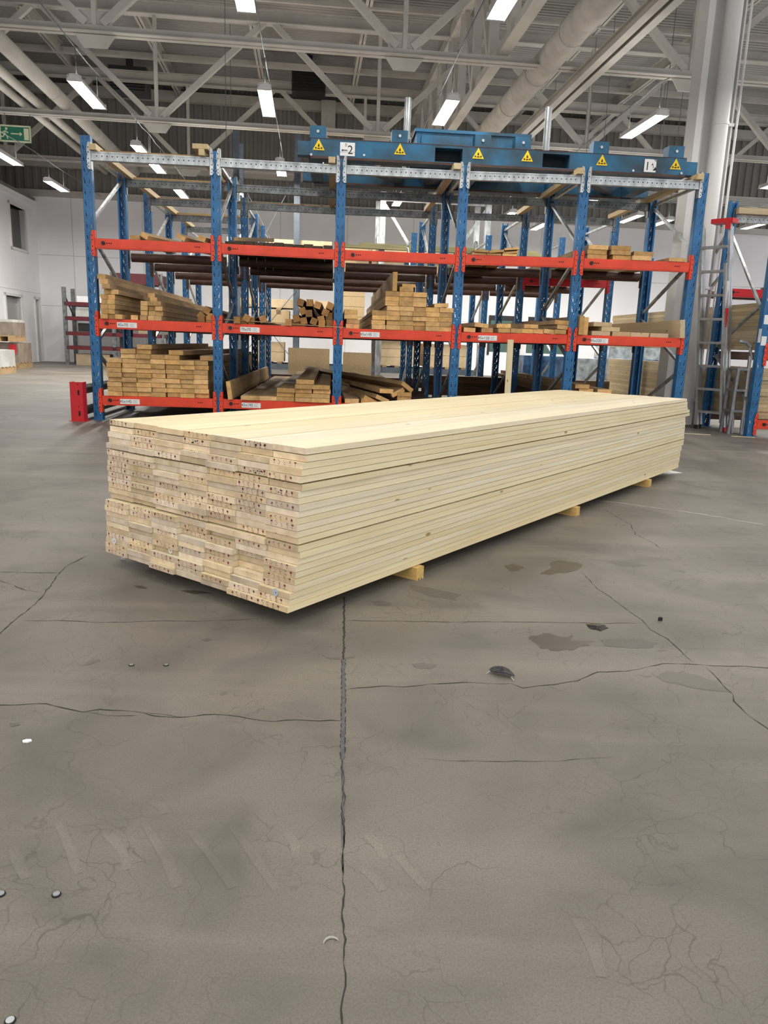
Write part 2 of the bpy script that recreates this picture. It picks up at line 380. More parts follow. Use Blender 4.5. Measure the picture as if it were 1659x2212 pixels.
blot(fl, [(1088, 1222), (1110, 1218), (1132, 1226), (1118, 1232), (1104, 1236), (1098, 1230)], 3, .0007)
blot(fl, [(1296, 1383), (1330, 1379), (1380, 1380), (1420, 1388), (1410, 1400), (1360, 1400), (1310, 1396)], 4, .0005, .06)
blot(fl, [(1418, 1462), (1440, 1451), (1500, 1456), (1545, 1474), (1584, 1496), (1540, 1492), (1495, 1487), (1462, 1476), (1436, 1474)], 4, .0005, .06)
blot(fl, [(1304, 1211), (1345, 1212), (1394, 1220), (1380, 1225), (1335, 1221)], 4, .0005, .06)
blot(fl, [(880, 1262), (920, 1268), (1000, 1285), (985, 1297), (930, 1288), (890, 1275)], 4, .0005, .08)
blot(fl, [(805, 1300), (825, 1297), (848, 1304), (835, 1310), (812, 1308)], 4, .0006, .08)
blot(fl, [(290, 1266), (306, 1265), (320, 1272), (300, 1271)], 3, .0006)
blot(fl, [(388, 1276), (420, 1275), (460, 1281), (420, 1284)], 3, .0006)
blot(fl, [(180, 1437), (190, 1428), (212, 1424), (216, 1428), (200, 1434), (188, 1438)], 4, .0006)
blot(fl, [(890, 1436), (915, 1431), (945, 1436), (930, 1445), (900, 1444)], 4, .0006)
blot(fl, [(435, 1382), (450, 1379), (458, 1382), (445, 1386)], 4, .0006)
blot(fl, [(20, 1563), (40, 1561), (44, 1566), (25, 1571)], 4, .0006)
floor = fl.build('floor', [MT['concrete'], MT['crack'], MT['filler'], MT['wet'], MT['damp'], MT['chalk'], MT['pale']])
tag(floor, kind='structure')

# ------------------------------------------------------------------ hall shell
VW = 23.9                                        # back wall distance along the hall
ZL = 4.68                                        # top of the white lower wall
UL = bv(92, 700, VW)[0]                          # inner corner with the office wall
def structure(name, mb, mats, **kw): return tag(mb.build(name, mats, **kw), kind='structure')
rzb = (0, 0, BA)
def corr(n0, n1, pitch, depth):                  # trapezoid corrugation profile along one axis
    out = []; x = n0
    while x < n1:
        out += [(x, 0), (x+pitch*.45, 0), (x+pitch*.55, depth), (x+pitch*.9, depth)]; x += pitch
    return out
def back_wall():
    mb = MB(); mb.box((UL-.1, VW, 0), (17, VW+.2, ZL))
    for u in (-6.9, -4.9, -2.9, -.9, 1.1, 3.1, 5.1, 7.1): mb.box((u, VW-.004, 0), (u+.012, VW, ZL), 1)
    for z in (1.62, 3.05): mb.box((UL, VW-.004, z), (17, VW, z+.012), 1)
    structure('wall_back', mb, [MT['wall'], MT['greyc']], rot=rzb)
    mb = MB(); pr = corr(-15, 17, .24, .04); n = len(pr)
    mb.add([(x, VW+.05-d, ZL) for x, d in pr]+[(x, VW+.05-d, 9.2) for x, d in pr], [(i, i+1, n+i+1, n+i) for i in range(n-1)])
    structure('wall_back_cladding', mb, MT['upper'], rot=rzb)
    mb = MB(); mb.box((-15, VW-.12, ZL-.03), (17, VW, ZL+.14))
    mb.box((-15, VW-.16, ZL+.75), (17, VW, ZL+.95)); mb.box((-15, VW-.22, 7.35), (17, VW, 7.6))
    structure('trim_1', mb, MT['steelw'], rot=rzb)
back_wall()
def left_wall():
    mb = MB(); u0 = UL-.25; z = 4.46
    # openings in the office wall: (v0, v1, z0, z1)
    def vz(x, y):
        d = ray(x, y); k = UL/d.dot(ub); p = EYE+d*k; return p.dot(vb), p.z
    ops = []
    for name, (x0, y0, x1, y1) in dict(window_1=(22, 448, 54, 536), window_2=(13, 640, 46, 704), door_1=(79, 648, 94, 782)).items():
        a = vz(x0, (y0+y1)/2)[0]; b = vz(x1, (y0+y1)/2)[0]
        za = vz((x0+x1)/2, y1)[1]; zb = vz((x0+x1)/2, y0)[1]
        ops.append((name, min(a, b), max(a, b), max(0, za), zb))
    ops[2] = ('door_1', ops[2][1], min(ops[2][2], VW-.25), 0, ops[2][4])
    ops[1] = ('window_2', ops[1][1], ops[1][2], .35, ops[1][4])
    vs = sorted({-4., VW}|{o[1] for o in ops}|{o[2] for o in ops}); zs = sorted({0., z}|{o[3] for o in ops}|{o[4] for o in ops})
    for a, b in zip(vs, vs[1:]):
        for c, d in zip(zs, zs[1:]):
            if any(o[1] <= (a+b)/2 <= o[2] and o[3] <= (c+d)/2 <= o[4] for o in ops): continue
            mb.box((u0, a, c), (UL, b, d))
    mb.box((UL-.02, -4, 1.95), (UL+.012, VW, 1.97)); mb.box((UL-.02, -4, 4.38), (UL+.03, VW, 4.50))
    structure('wall_left', mb, MT['wall'], rot=rzb)
    for name, a, b, c, d in ops:
        o = structure(name, MB().box((UL-.16, a, c), (UL-.13, b, d)), {'window_1': MT['glassd'], 'window_2': MT['panelw'], 'door_1': MT['wall']}[name], rot=rzb)
        fr = MB(); t = .07
        for lo, hi in (((a-t, c-(t if c > 0 else 0)), (a, d+t)), ((b, c-(t if c > 0 else 0)), (b+t, d+t)), ((a-t, d), (b+t, d+t)), ((a-t, c-t), (b+t, c))):
            if lo[1] < -.01: continue
            fr.box((UL-.14, lo[0], lo[1]), (UL+.035, hi[0], hi[1]))
        fr.build('door_frame' if 'door' in name else 'window_frame', MT['white'], o)
        if name == 'door_1':
            MB().box((UL-.13, a+.05, .05), (UL-.11, a+.3, d-.15)).build('door_panel', MT['cream'], o)
        if name == 'window_2':
            MB().box((UL-.13, a, c), (UL-.115, a+(b-a)*.35, d)).build('dark_pane', MT['glassd'], o)
    mb = MB().box((-15, -4, 4.46), (UL, VW, 4.6)); structure('ceiling_office', mb, MT['upper'], rot=rzb)
    mb = MB().box((-15.2, -4, 0), (-15, VW+.2, 9.2)); structure('wall_far_left', mb, MT['upper'], rot=rzb)
left_wall()
def roof():
    mb = MB(); pr = corr(-8, VW+.2, .13, .035); n = len(pr)
    def Z(u): return 8.05 - .010*u
    mb.add([(-15.2, y, Z(-15.2)-d) for y, d in pr]+[(17.2, y, Z(17.2)-d) for y, d in pr], [(i, n+i, n+i+1, i+1)[::-1] for i in range(n-1)])
    structure('ceiling', mb, MT['roof'], rot=rzb)
roof()

# ------------------------------------------------------------------ roof steel
ZC, ZT = 5.2, 7.4
TV = [bz(750, 113, ZC)[1], bz(660, 285, ZC)[1]]
TV = [TV[0]-(TV[1]-TV[0]), TV[0], TV[1], bz(300, 357, ZC)[1]]
def truss(v, i):
    r = tag(put('roof_truss', None, None, (0, 0, 0), rzb), kind='structure')
    c = MB()
    for dy in (-.07, .07):
        c.box((-15, v+dy-.045, ZC-.012), (17, v+dy+.045, ZC)); c.box((-15, v+dy-.006-.04*(1 if dy > 0 else -1), ZC), (17, v+dy+.006-.04*(1 if dy > 0 else -1), ZC+.1))
    c.build('bottom_chord', MT['steelw'], r)
    c = MB(); c.box((-15, v-.1, ZT), (17, v+.1, ZT+.02)); c.box((-15, v-.012, ZT-.2), (17, v+.012, ZT)); c.box((-15, v-.1, ZT-.22), (17, v+.1, ZT-.2))
    c.build('top_chord', MT['steelw'], r)
    for k in range(-3, 5):
        u = -3.2+4.6*k
        for sgn in (-1, 1):
            MB().bar((u+sgn*.12, v, ZC+.12), (u+sgn*2.2, v, ZT-.2), .1, .11).build('diagonal', MT['steelw'], r)
        MB().bar((u, v, ZC+.1), (u, v, ZT-.2), .07, .07).build('vertical', MT['steelw'], r)
        MB().prism([(u-.3, ZC-.02), (u-.17, ZC-.2), (u+.17, ZC-.2), (u+.3, ZC-.02)], v-.008, v+.008).build('gusset_plate', MT['steelw'], r)
        MB().prism([(u-.28, ZC+.02), (u-.22, ZC+.3), (u+.22, ZC+.3), (u+.28, ZC+.02)], v-.009, v+.009).build('gusset_plate', MT['steelw'], r)
for i, v in enumerate(TV): truss(v, i)
for i, u in enumerate((-8.5, -6.1, -3.7, -1.3, 1.1, 3.5, 5.9, 8.3)):
    c = MB(); c.box((u-.07, -6, ZT+.30), (u+.07, VW, ZT+.32)); c.box((u-.008, -6, ZT+.02), (u+.008, VW, ZT+.30)); c.box((u-.07, -6, ZT+.02), (u+.07, VW, ZT+.04))
    structure('roof_purlin', c, MT['steelw'], rot=rzb)
for v in (9.2, 13.0, 17.2, 21.):
    structure('roof_purlin', MB().box((-15, v-.05, ZT+.12), (17, v+.05, ZT+.24)).box((-15, v-.4, ZT-.02), (17, v-.36, ZT+.02)), MT['steelw'], rot=rzb)
# crane rail pair and lattice girder running down the hall on the right
u0 = bv(1265, 160, TV[1])[0]
c = MB()
for du in (-.09, .09):
    c.box((u0+du-.06, -6, ZC-.16), (u0+du+.06, VW-.1, ZC-.145)); c.box((u0+du-.008, -6, ZC-.145), (u0+du+.008, VW-.1, ZC-.03)); c.box((u0+du-.06, -6, ZC-.03), (u0+du+.06, VW-.1, ZC-.015))
tag(c.build('runway_beam', MT['steelw'], rot=rzb), 'cream twin-channel runway beam running away overhead beside the white column', 'beam', kind='structure')
g = tag(put('lattice_girder', None, None, (0, 0, 0), rzb), kind='structure')
ug = u0-1.35
MB().box((ug-.09, -6, ZC+.12), (ug+.09, VW-.1, ZC+.15)).box((ug-.01, -6, ZC+.15), (ug+.01, VW-.1, ZC+.38)).build('bottom_chord', MT['steelw'], g)
MB().box((ug-.09, -6, ZT-.25), (ug+.09, VW-.1, ZT-.02)).build('top_chord', MT['steelw'], g)
v = 4.
while v < VW-1.5:
    MB().bar((ug, v, ZC+.2), (ug, v, ZT-.2), .14, .14).build('vertical', MT['steelw'], g)
    MB().bar((ug, v+.1, ZC+.2), (ug, v+1.2, ZT-.2), .1, .1).build('diagonal', MT['steelw'], g)
    v += 1.35
def pipe(name, u, z, r, v0, v1, label, cat, m, rings=0.):
    t = thing(name, label, cat, rz=BA)
    smooth(MB().tube([(u, v0, z), (u, (v0+v1)/2, z), (u, v1, z)], r, 18).build('pipe_run', m, t))
    if rings:
        v = v0+rings
        while v < v1:
            MB().tube([(u, v, z), (u, v+.05, z)], r*1.06, 18).build('joint_band', m, t); v += rings
    return t
ud = bv(1185, 130, TV[1])[0]
pipe('round_duct', ud, bv(1185, 130, TV[1])[1], .20, -2, VW, 'fat wrapped round duct running away under the roof beside the runway beam', 'duct', MT['duct'], 1.7)
for (x, r, lb) in ((142, .135, 'fattest cream pipe of the three running under the roof by the exit sign'),
                   (86, .085, 'middle cream pipe of the three running under the roof by the exit sign'),
                   (52, .075, 'thin outer cream pipe of the three running under the roof by the exit sign')):
    u, z = bv(x, 234, TV[2])
    pipe('ceiling_pipe', u, ZC+.1+r, r, -2, VW-.15, lb, 'pipe', MT['steelw'], 3.1)

# ------------------------------------------------------------------ fluorescent fixtures
def fixture(loc, label, group='hanging fluorescent fixtures', hang=.42, power=1.):
    t = thing('fluorescent_light', label, 'ceiling light', loc, BA, group)
    MB().prism([(-.05, .075), (-.085, .02), (-.09, 0), (-.095, 0), (-.09, .024), (-.055, .085), (.055, .085), (.09, .024), (.095, 0), (.09, 0), (.085, .02), (.05, .075)], -.63, .63).build('housing', MT['white'], t)
    for s in (-1, 1):
        smooth(MB().tube([(s*.04, -.6, .035), (s*.04, .6, .035)], .013, 8).build('fluorescent_tube', MT['glow'], t))
        MB().box((-.085, s*.61-.02, .005), (.085, s*.61+.02, .07)).build('end_cap', MT['white'], t)
        MB().tube([(0, s*.5, .08), (0, s*.5, hang)], .006, 6).build('hanger', MT['dgalv'], t)
    L = bpy.data.lights.new('tube_light', 'AREA'); L.shape = 'RECTANGLE'; L.size = .15; L.size_y = 1.16; L.energy = LAMP_W*power
    L.color = (1, .97, .91)
    lo = bpy.data.objects.new('tube_light', L); COL.objects.link(lo); lo.parent = t; lo.location = (0, 0, .004)
    L2 = bpy.data.lights.new('tube_uplight', 'AREA'); L2.shape = 'RECTANGLE'; L2.size = .08; L2.size_y = 1.16; L2.energy = UP_W; L2.color = (1, .97, .93)
    l2 = bpy.data.objects.new('tube_uplight', L2); COL.objects.link(l2); l2.parent = t; l2.location = (0, 0, .089); l2.rotation_euler = (PI, 0, 0)  # upward lamp added over the housing to brighten the roof
    return t
g = bpy.data.materials.new('lit_tube'); g.use_nodes = True
b = g.node_tree.nodes['Principled BSDF']; b.inputs['Emission Color'].default_value = (1, .98, .95, 1); b.inputs['Emission Strength'].default_value = 14
MT['glow'] = g
rows = {'over the end bay by the red guard': [(190, 208), (310, 333), (337, 361), (391, 419)],
        'over the second rack bay': [(577, 226), (607, 367), (522, -32)],
        'over the fourth rack bay': [(961, 246), (895, 372), (860, 436), (1104, -14)],
        'beside the white column': [(1388, 276), (1215, 402), (1095, 468)],
        'beyond the column end bay': [(1360, 474), (1634, 488)],
        'beside the office wall': [(14, 343), (123, 404)]}
ZLAMP = 4.02
for rn, pts in rows.items():  # two rows hold unseen fixtures added to light the back wall
    P = sorted([bz(x, y, ZLAMP) for x, y in pts], key=lambda q: q[1])
    for i, (u, v) in enumerate(P):
        fixture(bw(u, v, ZLAMP), f'lit hanging fixture {rn}, {ORD[i]} along its row', power=3.2 if v > 14.5 else 2.0 if 'office' in rn or v > 12 else 1.)
    # cable strung along each row
    u, v = P[0]; mb = MB(); pts3 = []
    uu = P[0][0]; vv = -2.
    chain = [(uu, P[0][1]-.7 if 'column' in rn else -2.)]+P+[(P[-1][0], VW-1)]
    pl = []
    for (a, c), (d, e) in zip(chain, chain[1:]):
        for k in range(6):
            q = k/6; pl.append((a+(d-a)*q, c+(e-c)*q, ZLAMP+.425+.03*math.sin(q*PI)))
    tag(mb.tube(pl, .008, 6).build('power_cable', MT['dgalv'], rot=rzb), f'grey power cable strung along the light row {rn}', 'cable')
for i, (u, v) in enumerate([(-4.2, 3.6), (-1.7, 3.4), (.8, 3.4), (3.4, 3.4), (-4.2, .2), (-1.7, .2), (.8, .2), (3.4, .2), (-1.7, -3.2), (.8, -3.2), (6, 3), (6, 9.5), (6.2, -.5), (-7, 4), (-7, 0), (-4.2, -3.2), (-6.7, -3.2), (-4.2, -6.2), (-1.7, -6.2), (.8, -6.2), (-6.7, -6.2), (6.0, 13.0), (6.0, 16.8), (8.6, 9.5), (8.6, 14), (5.05, 7.4), (-1.7, 17.0), (6.0, 20.5), (8.6, 19)]):  # extra fixtures, mostly unseen, added to light the stack, floor and hall
    fixture(bw(u, v, ZLAMP), ['lit fluorescent fixture overhead outside the view, above the floor stack', 'lit fluorescent fixture overhead outside the view, above the bare floor', 'lit fluorescent fixture in the hall beyond the ladders', 'lit fluorescent fixture hidden beyond the second bay'][3 if u == -1.7 and v > 16 else 2 if (v > 9 or u == 5.05) else (v < 2)], hang=ZT-ZLAMP, power=3. if v > 12 else 1.)

# ------------------------------------------------------------------ racks
BW_ = 1.251
DZ = [-.006, -.004, -.011, -.006, .012, .018]
ZB, ZM, ZTT, ZG = .214, .995, 1.7765, 2.590
ROWT = [0, 1.24, 2.47, 3.75, 4.95, 6.15]
PW, PD = .094, .072
def post_mesh(top, flip):
    import bmesh
    bm = bmesh.new(); pitch = .104; hw = PW/2
    def loop(pts):
        vs = [bm.verts.new((x, 0, z)) for x, z in pts]
        return [bm.edges.new((vs[i], vs[(i+1) % len(vs)])) for i in range(len(vs))]
    ed = loop([(-hw, 0), (hw, 0), (hw, pitch), (-hw, pitch)])
    for s in (-1, 1):
        x0, x1, w_ = s*.026, s*.0185, .0035
        ed += loop([(x0-w_, .078), (x0+w_, .079), (x1+w_, .043), (x1-w_, .042)])
        ed += loop([(s*.027+.0042*math.cos(k*PI/3), .099-.0002+.0042*math.sin(k*PI/3)-.006) for k in range(6)])
    ed += loop([(.0045*math.cos(k*PI/3), .022+.0045*math.sin(k*PI/3)) for k in range(6)])
    bmesh.ops.triangle_fill(bm, edges=ed, use_beauty=True)
    # drop faces that fill a hole
    kill = []
    for f in bm.faces:
        c = f.calc_center_median(); x, z = abs(c.x), c.z
        if (abs(x-(.026-(.0785-z)/.036*.0075)) < .0034 and .0425 < z < .0785) or (abs(x-.027) < .0036 and abs(z-.0928) < .0036) or (x < .004 and abs(z-.022) < .004):
            kill.append(f)
    bmesh.ops.delete(bm, geom=kill, context='FACES_ONLY')
    vs = [tuple(v_.co) for v_ in bm.verts]; bm.verts.index_update(); fs = [[v_.index for v_ in f.verts] for f in bm.faces]; bm.free()
    mb = MB(); z = 0.
    sg = -1 if flip else 1
    yf = PD if flip else 0
    while z < top-.02:
        k = min(1., (top-z)/pitch)
        mb.add([(x, yf+sg*y, z+zz*k) for x, _, zz in vs for y in (0,)], fs); 
        mb.add([(x, yf+sg*.0025, z+zz*k) for x, _, zz in vs], [f[::-1] for f in fs])
        z += pitch
    def Y(y): return yf+sg*y
    def bx(x0, x1, y0, y1): mb.box((x0, min(Y(y0), Y(y1)), 0), (x1, max(Y(y0), Y(y1)), top))
    for s in (-1, 1):
        a, b = sorted((s*hw, s*(hw-.003))); bx(a, b, .0, PD-.003)
        a, b = sorted((s*hw, s*(hw-.018))); bx(a, b, PD-.003, PD)
    mb.box((-.06, -.02, 0), (.06, PD+.02, .006))
    return mb.mesh('upright', MT['blue'])
PM = {}
def post(parent, s, t, top, flip):
    key = (round(top, 2), flip)
    if key not in PM: PM[key] = post_mesh(*key)
    return put('upright', PM[key], parent, (s, t, 0))
def wavy(side, zc, h=.25):          # beam end connector outline (x from post edge inward)
    w0 = .040
    zs = [-.5, -.40, -.33, -.30, -.12, -.02, .05, .10, .22, .34, .44, .5]
    xs = [.6, 1., .72, .9, 1., .93, .78, .95, 1., .85, .72, .55]
    out = [(0, zc+z*h) for z in (zs[-1], zs[0])]
    return [(side*0 - 0, 0)] and ([(0., zc-h/2)]+[(w0*x, zc+z*h) for x, z in zip(xs, zs)]+[(0., zc+h/2)])
def beam(parent, s0, s1, t, z0, z1, m, style, label=None, dark=False):
    """one beam between two uprights: body as the part, connectors, knob and label as its sub-parts"""
    a, b = s0+PW/2, s1-PW/2; sl = (z1-z0)/(s1-s0)
    h = .098 if style != 'galv' else .082
    hw = .05
    za, zb = z0+sl*PW/2, z1-sl*PW/2
    o = Vector((a, t, za))
    mb = MB()
    L = b-a; dz = zb-za
    sh = Matrix(((1, 0, 0, 0), (0, 1, 0, 0), (dz/L, 0, 1, 0), (0, 0, 0, 1)))
    if style == 'tube':
        mb.tube([(0.03, hw/2, -.0), (L-.03, hw/2, dz)], .052, 14)
    else:
        mb.box((0, 0, -h/2), (L, hw, h/2), 0, sh)
        if style == 'red':
            mb.box((0, -.004, -h/2+.012), (L, 0, h/2-.012), 0, sh)
            for x in (.125, .145, .165, L-.16, L-.14, L-.12):
                mb.disc((x, -.0055, dz*x/L+.004), .0062, 'y', .003, 8, 1)
        if style == 'galv':
            n = 22
            for k in range(n):
                x = .06+(L-.12)*k/(n-1); mb.disc((x, -.0012, dz*x/L), .0062, 'y', .002, 8, 1)
            mb.box((0, -.006, h/2-.012), (L, 0, h/2), 0, sh); mb.box((0, -.006, -h/2), (L, 0, -h/2+.012), 0, sh)
    bo = mb.build('beam', [m, MT['dark']], parent, o)
    if style == 'tube': smooth(bo)
    for sd, x, zz in ((1, 0, 0), (-1, L, dz)):
        c = MB(); hh = .25
        c.prism([(x-sd*(p-.006), zz+q) for p, q in wavy(1, 0, hh)][::-1 if sd > 0 else 1], -.010, -.004)
        c.box((min(x, x+sd*.006), -.010, zz-hh/2), (max(x, x+sd*.006), hw, zz+hh/2))
        for q in (.075, .03, -.03, -.07, -.1):
            c.disc((x-sd*.018, -.0115, zz+q), .0055, 'y', .002, 8, 1)
        c.build('beam_connector', [m, MT['dark']], bo)
    if style == 'red':
        k = MB(); p = []
        for i in range(16):
            r_ = .019 if i % 2 else .0155; p.append((.088+r_*math.cos(i*PI/8), .004+r_*math.sin(i*PI/8)))
        k.prism(p, -.024, -.004); k.build('locking_knob', MT['black'], bo)
    if label:
        l = MB(); lw, lh = label[1]; x0 = label[2]
        l.box((x0, -.0062, -lh/2-.006), (x0+lw, -.0045, lh/2-.006), 0, sh)
        vs, fs = text_mesh(label[0], .041)
        l.add([(x0+lw*.29+vx*1.0, -.0068, -.006+vy+dz*(x0)/L) for vx, vy, _ in vs], fs, 1)
        for i in range(3):
            q = .012-.012*i
            l.box((x0+lw*.66, -.0066, q-.009), (x0+lw*(.86-.04*(i % 2)), -.0062, q-.006), 2, sh)
        l.box((x0+lw*.53, -.0066, -lh/2-.005), (x0+lw*.535, -.0062, lh/2-.007), 2, sh)
        tag(l.build('shelf_label', [MT['paper'], MT['ink'], MT['gink']], bo), f'white shelf label reading {label[0]}')
    return bo
LABELS = {('b', 0): ('45x145', (.20, .052), .19), ('m', 0): ('45x70', (.20, .052), .19), ('m', 1): ('70x70', (.20, .052), .19), ('b', 1): ('45x195', (.20, .052), .20),
          ('m', 2): ('45x145', (.20, .052), .19), ('m', 3): ('45x120', (.20, .052), .19), ('m', 4): ('45x220', (.19, .052), .16), ('b', 2): ('45x195', (.2, .052), .19)}
def zig(parent, s, ta, tb):
    for (za, zb_) in ((1.98, 2.58), (1.86, 1.36), (.80, 1.28), (.70, .18)):
        MB().bar((s, ta+PD, za), (s, tb, zb_), .03, .028).build('diagonal_brace', MT['galv'], parent)
    for z in (.12, 2.62): MB().bar((s, ta+PD, z), (s, tb, z), .03, .028).build('cross_brace', MT['galv'], parent)
def rack(ra_, rb, label, first=False):
    r = thing('pallet_rack', label, 'rack', RO, RA, 'blue pallet racks standing one behind the other')
    for row in (ra_, rb):
        t = ROWT[row]
        for c in range(6):
            top = 2.70+DZ[c]*1.5+(.08 if row == 0 and c in (0,) else 0)
            if row == 5: top = 2.5
            post(r, c*BW_, t, top, row % 2 == 1)
        tb = t-.012 if row % 2 == 0 else t+PD-.038
        for c in range(5):
            a, b = c*BW_, (c+1)*BW_; d0, d1 = DZ[c], DZ[c+1]
            if row == 0:
                for key, z in (('b', ZB), ('m', ZM), ('t', ZTT)):
                    beam(r, a, b, tb, z+d0, z+d1, MT['red'], 'red', LABELS.get((key, c)))
                beam(r, a, b, tb, ZG+d0, ZG+d1, MT['galv'], 'galv')
            else:
                g = MT['dgalv'] if row % 2 else MT['galv']
                if row < 3 or (c == 0 and row < 5): beam(r, a, b, tb, ZG+d0, ZG+d1, MT['dgalv'], 'galv')  # rear beams painted darker than the front ones, toning down the nearby lamps
                if row == 2 and c == 4: beam(r, a, b, tb, ZTT+d0, ZTT+d1, MT['crimson'], 'red')
                elif row < 5: beam(r, a, b, tb, ZTT+d0, ZTT+d1, MT['brown'], 'tube')
                beam(r, a, b, tb, ZM+d0, ZM+d1, MT['brown'], 'plain')
                if not (row in (1, 2, 3) and c == 3): beam(r, a, b, tb, ZB+d0, ZB+d1, MT['brown'], 'plain')
    for c in range(6): zig(r, c*BW_, ROWT[ra_], ROWT[rb])
    return r
rack(0, 1, 'front blue pallet rack with orange-red beams and galvanised top beams behind the floor stack', True)
rack(2, 3, 'second blue pallet rack, directly behind the front rack with orange-red beams')
rack(4, 5, 'rearmost blue pallet rack of the three, nearest the white back wall')

# ------------------------------------------------------------------ boards
BM = {}
def board_mesh(L, w_, h, m):
    k = (round(L, 3), round(w_, 4), round(h, 4), m)
    if k not in BM:
        mb = MB(); y, z = w_/2, h/2
        mb.add([(0,-y,-z),(L,-y,-z),(L,y,-z),(0,y,-z),(0,-y,z),(L,-y,z),(L,y,z),(0,y,z)], [(0,3,2,1),(4,5,6,7),(0,1,5,4),(2,3,7,6)], 0)
        mb.f += [[1, 2, 6, 5], [3, 0, 4, 7]]; mb.m += [1, 1]
        e = MT.get(m+'_end', MT[m])
        BM[k] = mb.mesh('board', [MT[m], e])
    return BM[k]
def kind_of(d):
    for k in ('offcut', 'batten', 'post', 'plank'):
        if k in d.split(' on ')[0]: return k
    return 'board'
def rb(name, label, group, s, z, w_, h, m, L=4.8, t=0., yaw=0., roll=0., pitch=0., cat='board'):
    """a board lying front-to-back in the rack: z is its underside, s its middle"""
    if name == 'board': name = cat = kind_of(label)
    elif name == 'deck_plank': cat = 'plank'
    o = put({'post': 'square_post'}.get(name, name), board_mesh(L, w_, h, m), None, rw(s, t, z+h/2), (roll, pitch, RA+PI/2+yaw))
    return tag(o, label, cat, group)
SH = .049+.002            # beam half height plus seat
BAYN = ['red-guard end bay', 'dark-deck bay', 'middle bay', 'propped-plank bay', 'column end bay']
def zsh(z, s):             # top of the shelf beam at s
    c = max(0, min(4, int(s/BW_))); q = s/BW_-c
    return z + DZ[c]*(1-q)+DZ[c+1]*q + SH
def pile(xs, counts, y, zl, bay, shelf, w_, h, m, L=4.8, noun='tan board', t0=.0, z0=None):
    """columns of boards; xs pixel positions of the column middles along the front"""
    for ci, (x, n) in enumerate(zip(xs, counts)):
        s = rs(x, y)[0]; z = zsh(zl, s) if z0 is None else z0
        for k in range(n):
            rb('board', f'{noun} on {shelf} shelf, {BAYN[bay]}, {ORD[k]} layer up, {ORD[ci]} column', f'boards on the {shelf} shelf, {BAYN[bay]}',
               s+rnd.uniform(-.006, .006), z+k*(h+.0012), w_-.002, h-.0018, m, L, t0+rnd.uniform(-.035, .03), roll=rnd.uniform(-.006, .006))
def single(bay, shelf, desc, x, y, w_, h, m, L=4.8, t=0., yaw=0., roll=0., pitch=0., z=None, name='board'):
    s, zc = rs(x, y, t); zz = zc-h/2 if z is None else z
    return rb(name, f'{desc} on {shelf} shelf, {BAYN[bay]}', f'boards on the {shelf} shelf, {BAYN[bay]}', s, zz, w_, h, m, L, t, yaw, roll, pitch)
# end bay, bottom shelf
xs = [247.5, 279, 311, 342.5, 373.5, 404.5, 434.5]
pile(xs, [8, 10, 10, 9, 9, 8, 8], 800, ZB, 0, 'bottom', .150, .0475, 'tan', 4.8)
zt = zsh(ZB, rs(373, 800)[0])
single(0, 'bottom', 'wide loose plank on the pile top', 312, 759, .15, .046, 'tan', 3.6, -.01, z=zsh(ZB, .5)+10*.0487+.001)
single(0, 'bottom', 'skewed loose plank on the pile top', 380, 766, .15, .046, 'tan', 3.2, .0, yaw=-.10, z=zt+9*.0487+.001)
single(0, 'bottom', 'short loose plank beside the upright on the pile', 448, 778, .15, .046, 'tan', 3.6, .02, z=zsh(ZB, 1.1)+8*.0487+.001)
# end bay, middle shelf: slim battens
pile([228.5, 244], [5, 5], 690, ZM, 0, 'middle', .074, .0475, 'tan', 4.7, 'slim square-edged batten', -.03)
pile([258.5], [1], 690, ZM, 0, 'middle', .074, .0475, 'tan', 4.7, 'lone slim batten', -.02)
pile([289.5+0, 311, 326.5, 342.5], [1, 4, 4, 4], 690, ZM, 0, 'middle', .074, .0475, 'tan', 4.7, 'square-block batten', .02)
zq = zsh(ZM, rs(228, 690)[0])+5*.0488
for i, (x, dz) in enumerate(((233, .001), (248, .001))):
    single(0, 'middle', ['slim batten capping the outer pile', 'slim batten capping the inner pile'][i], x, 640, .074, .046, 'tan', 4.7, 0, z=zq+.001)
for i, x in enumerate((226, 222, 217)):
    single(0, 'middle', ['lowest protruding batten', 'middle protruding batten', 'topmost protruding batten'][i]+' over the outer pile', x+3, 625, .080, .046, 'tan', 4.7, -.10+.02*i, z=zq+.049+.0475*i)
zr = zsh(ZM, rs(320, 690)[0])+4*.0488
single(0, 'middle', 'set-back batten on the square block', 332, 655, .074, .046, 'tan', 4.5, .25, z=zr)
single(0, 'middle', 'upper set-back batten on the square block', 327, 643, .074, .046, 'tan', 4.3, .40, z=zr+.0475)
for i, (x, y, ro) in enumerate(((435, 700, 0), (452, 698, 0), (434, 682, .7), (446, 671, .6), (455, 684, .15))):
    single(0, 'middle', ['flat squared post near the upright', 'flat squared post against the upright', 'lower tilted post near the upright', 'topmost tilted post near the upright', 'upper post against the upright'][i],
           x, y, .07, .066, 'brn', 4.6, .0, yaw=.02*(i % 3), roll=ro, z=zsh(ZM, 1.1) if i < 2 else None)
# end bay, upper shelf
for i, (x, y, w_, ro, yw, L) in enumerate(((291, 518, .10, 0, -.10, 1.2), (312, 520, .085, .5, -.35, 1.3), (391, 515, .10, .45, -.35, 1.4), (436, 524, .085, .35, -.3, 1.2))):
    single(0, 'upper', ['outermost pale offcut', 'tilted pale offcut next to the outermost one', 'long pale offcut angled upward', 'short pale offcut by the upright'][i], x, y, w_, .045, 'tan', L, 0., yaw=yw, roll=ro,
           z=zsh(ZTT, .6)+(.0 if ro == 0 else .02))
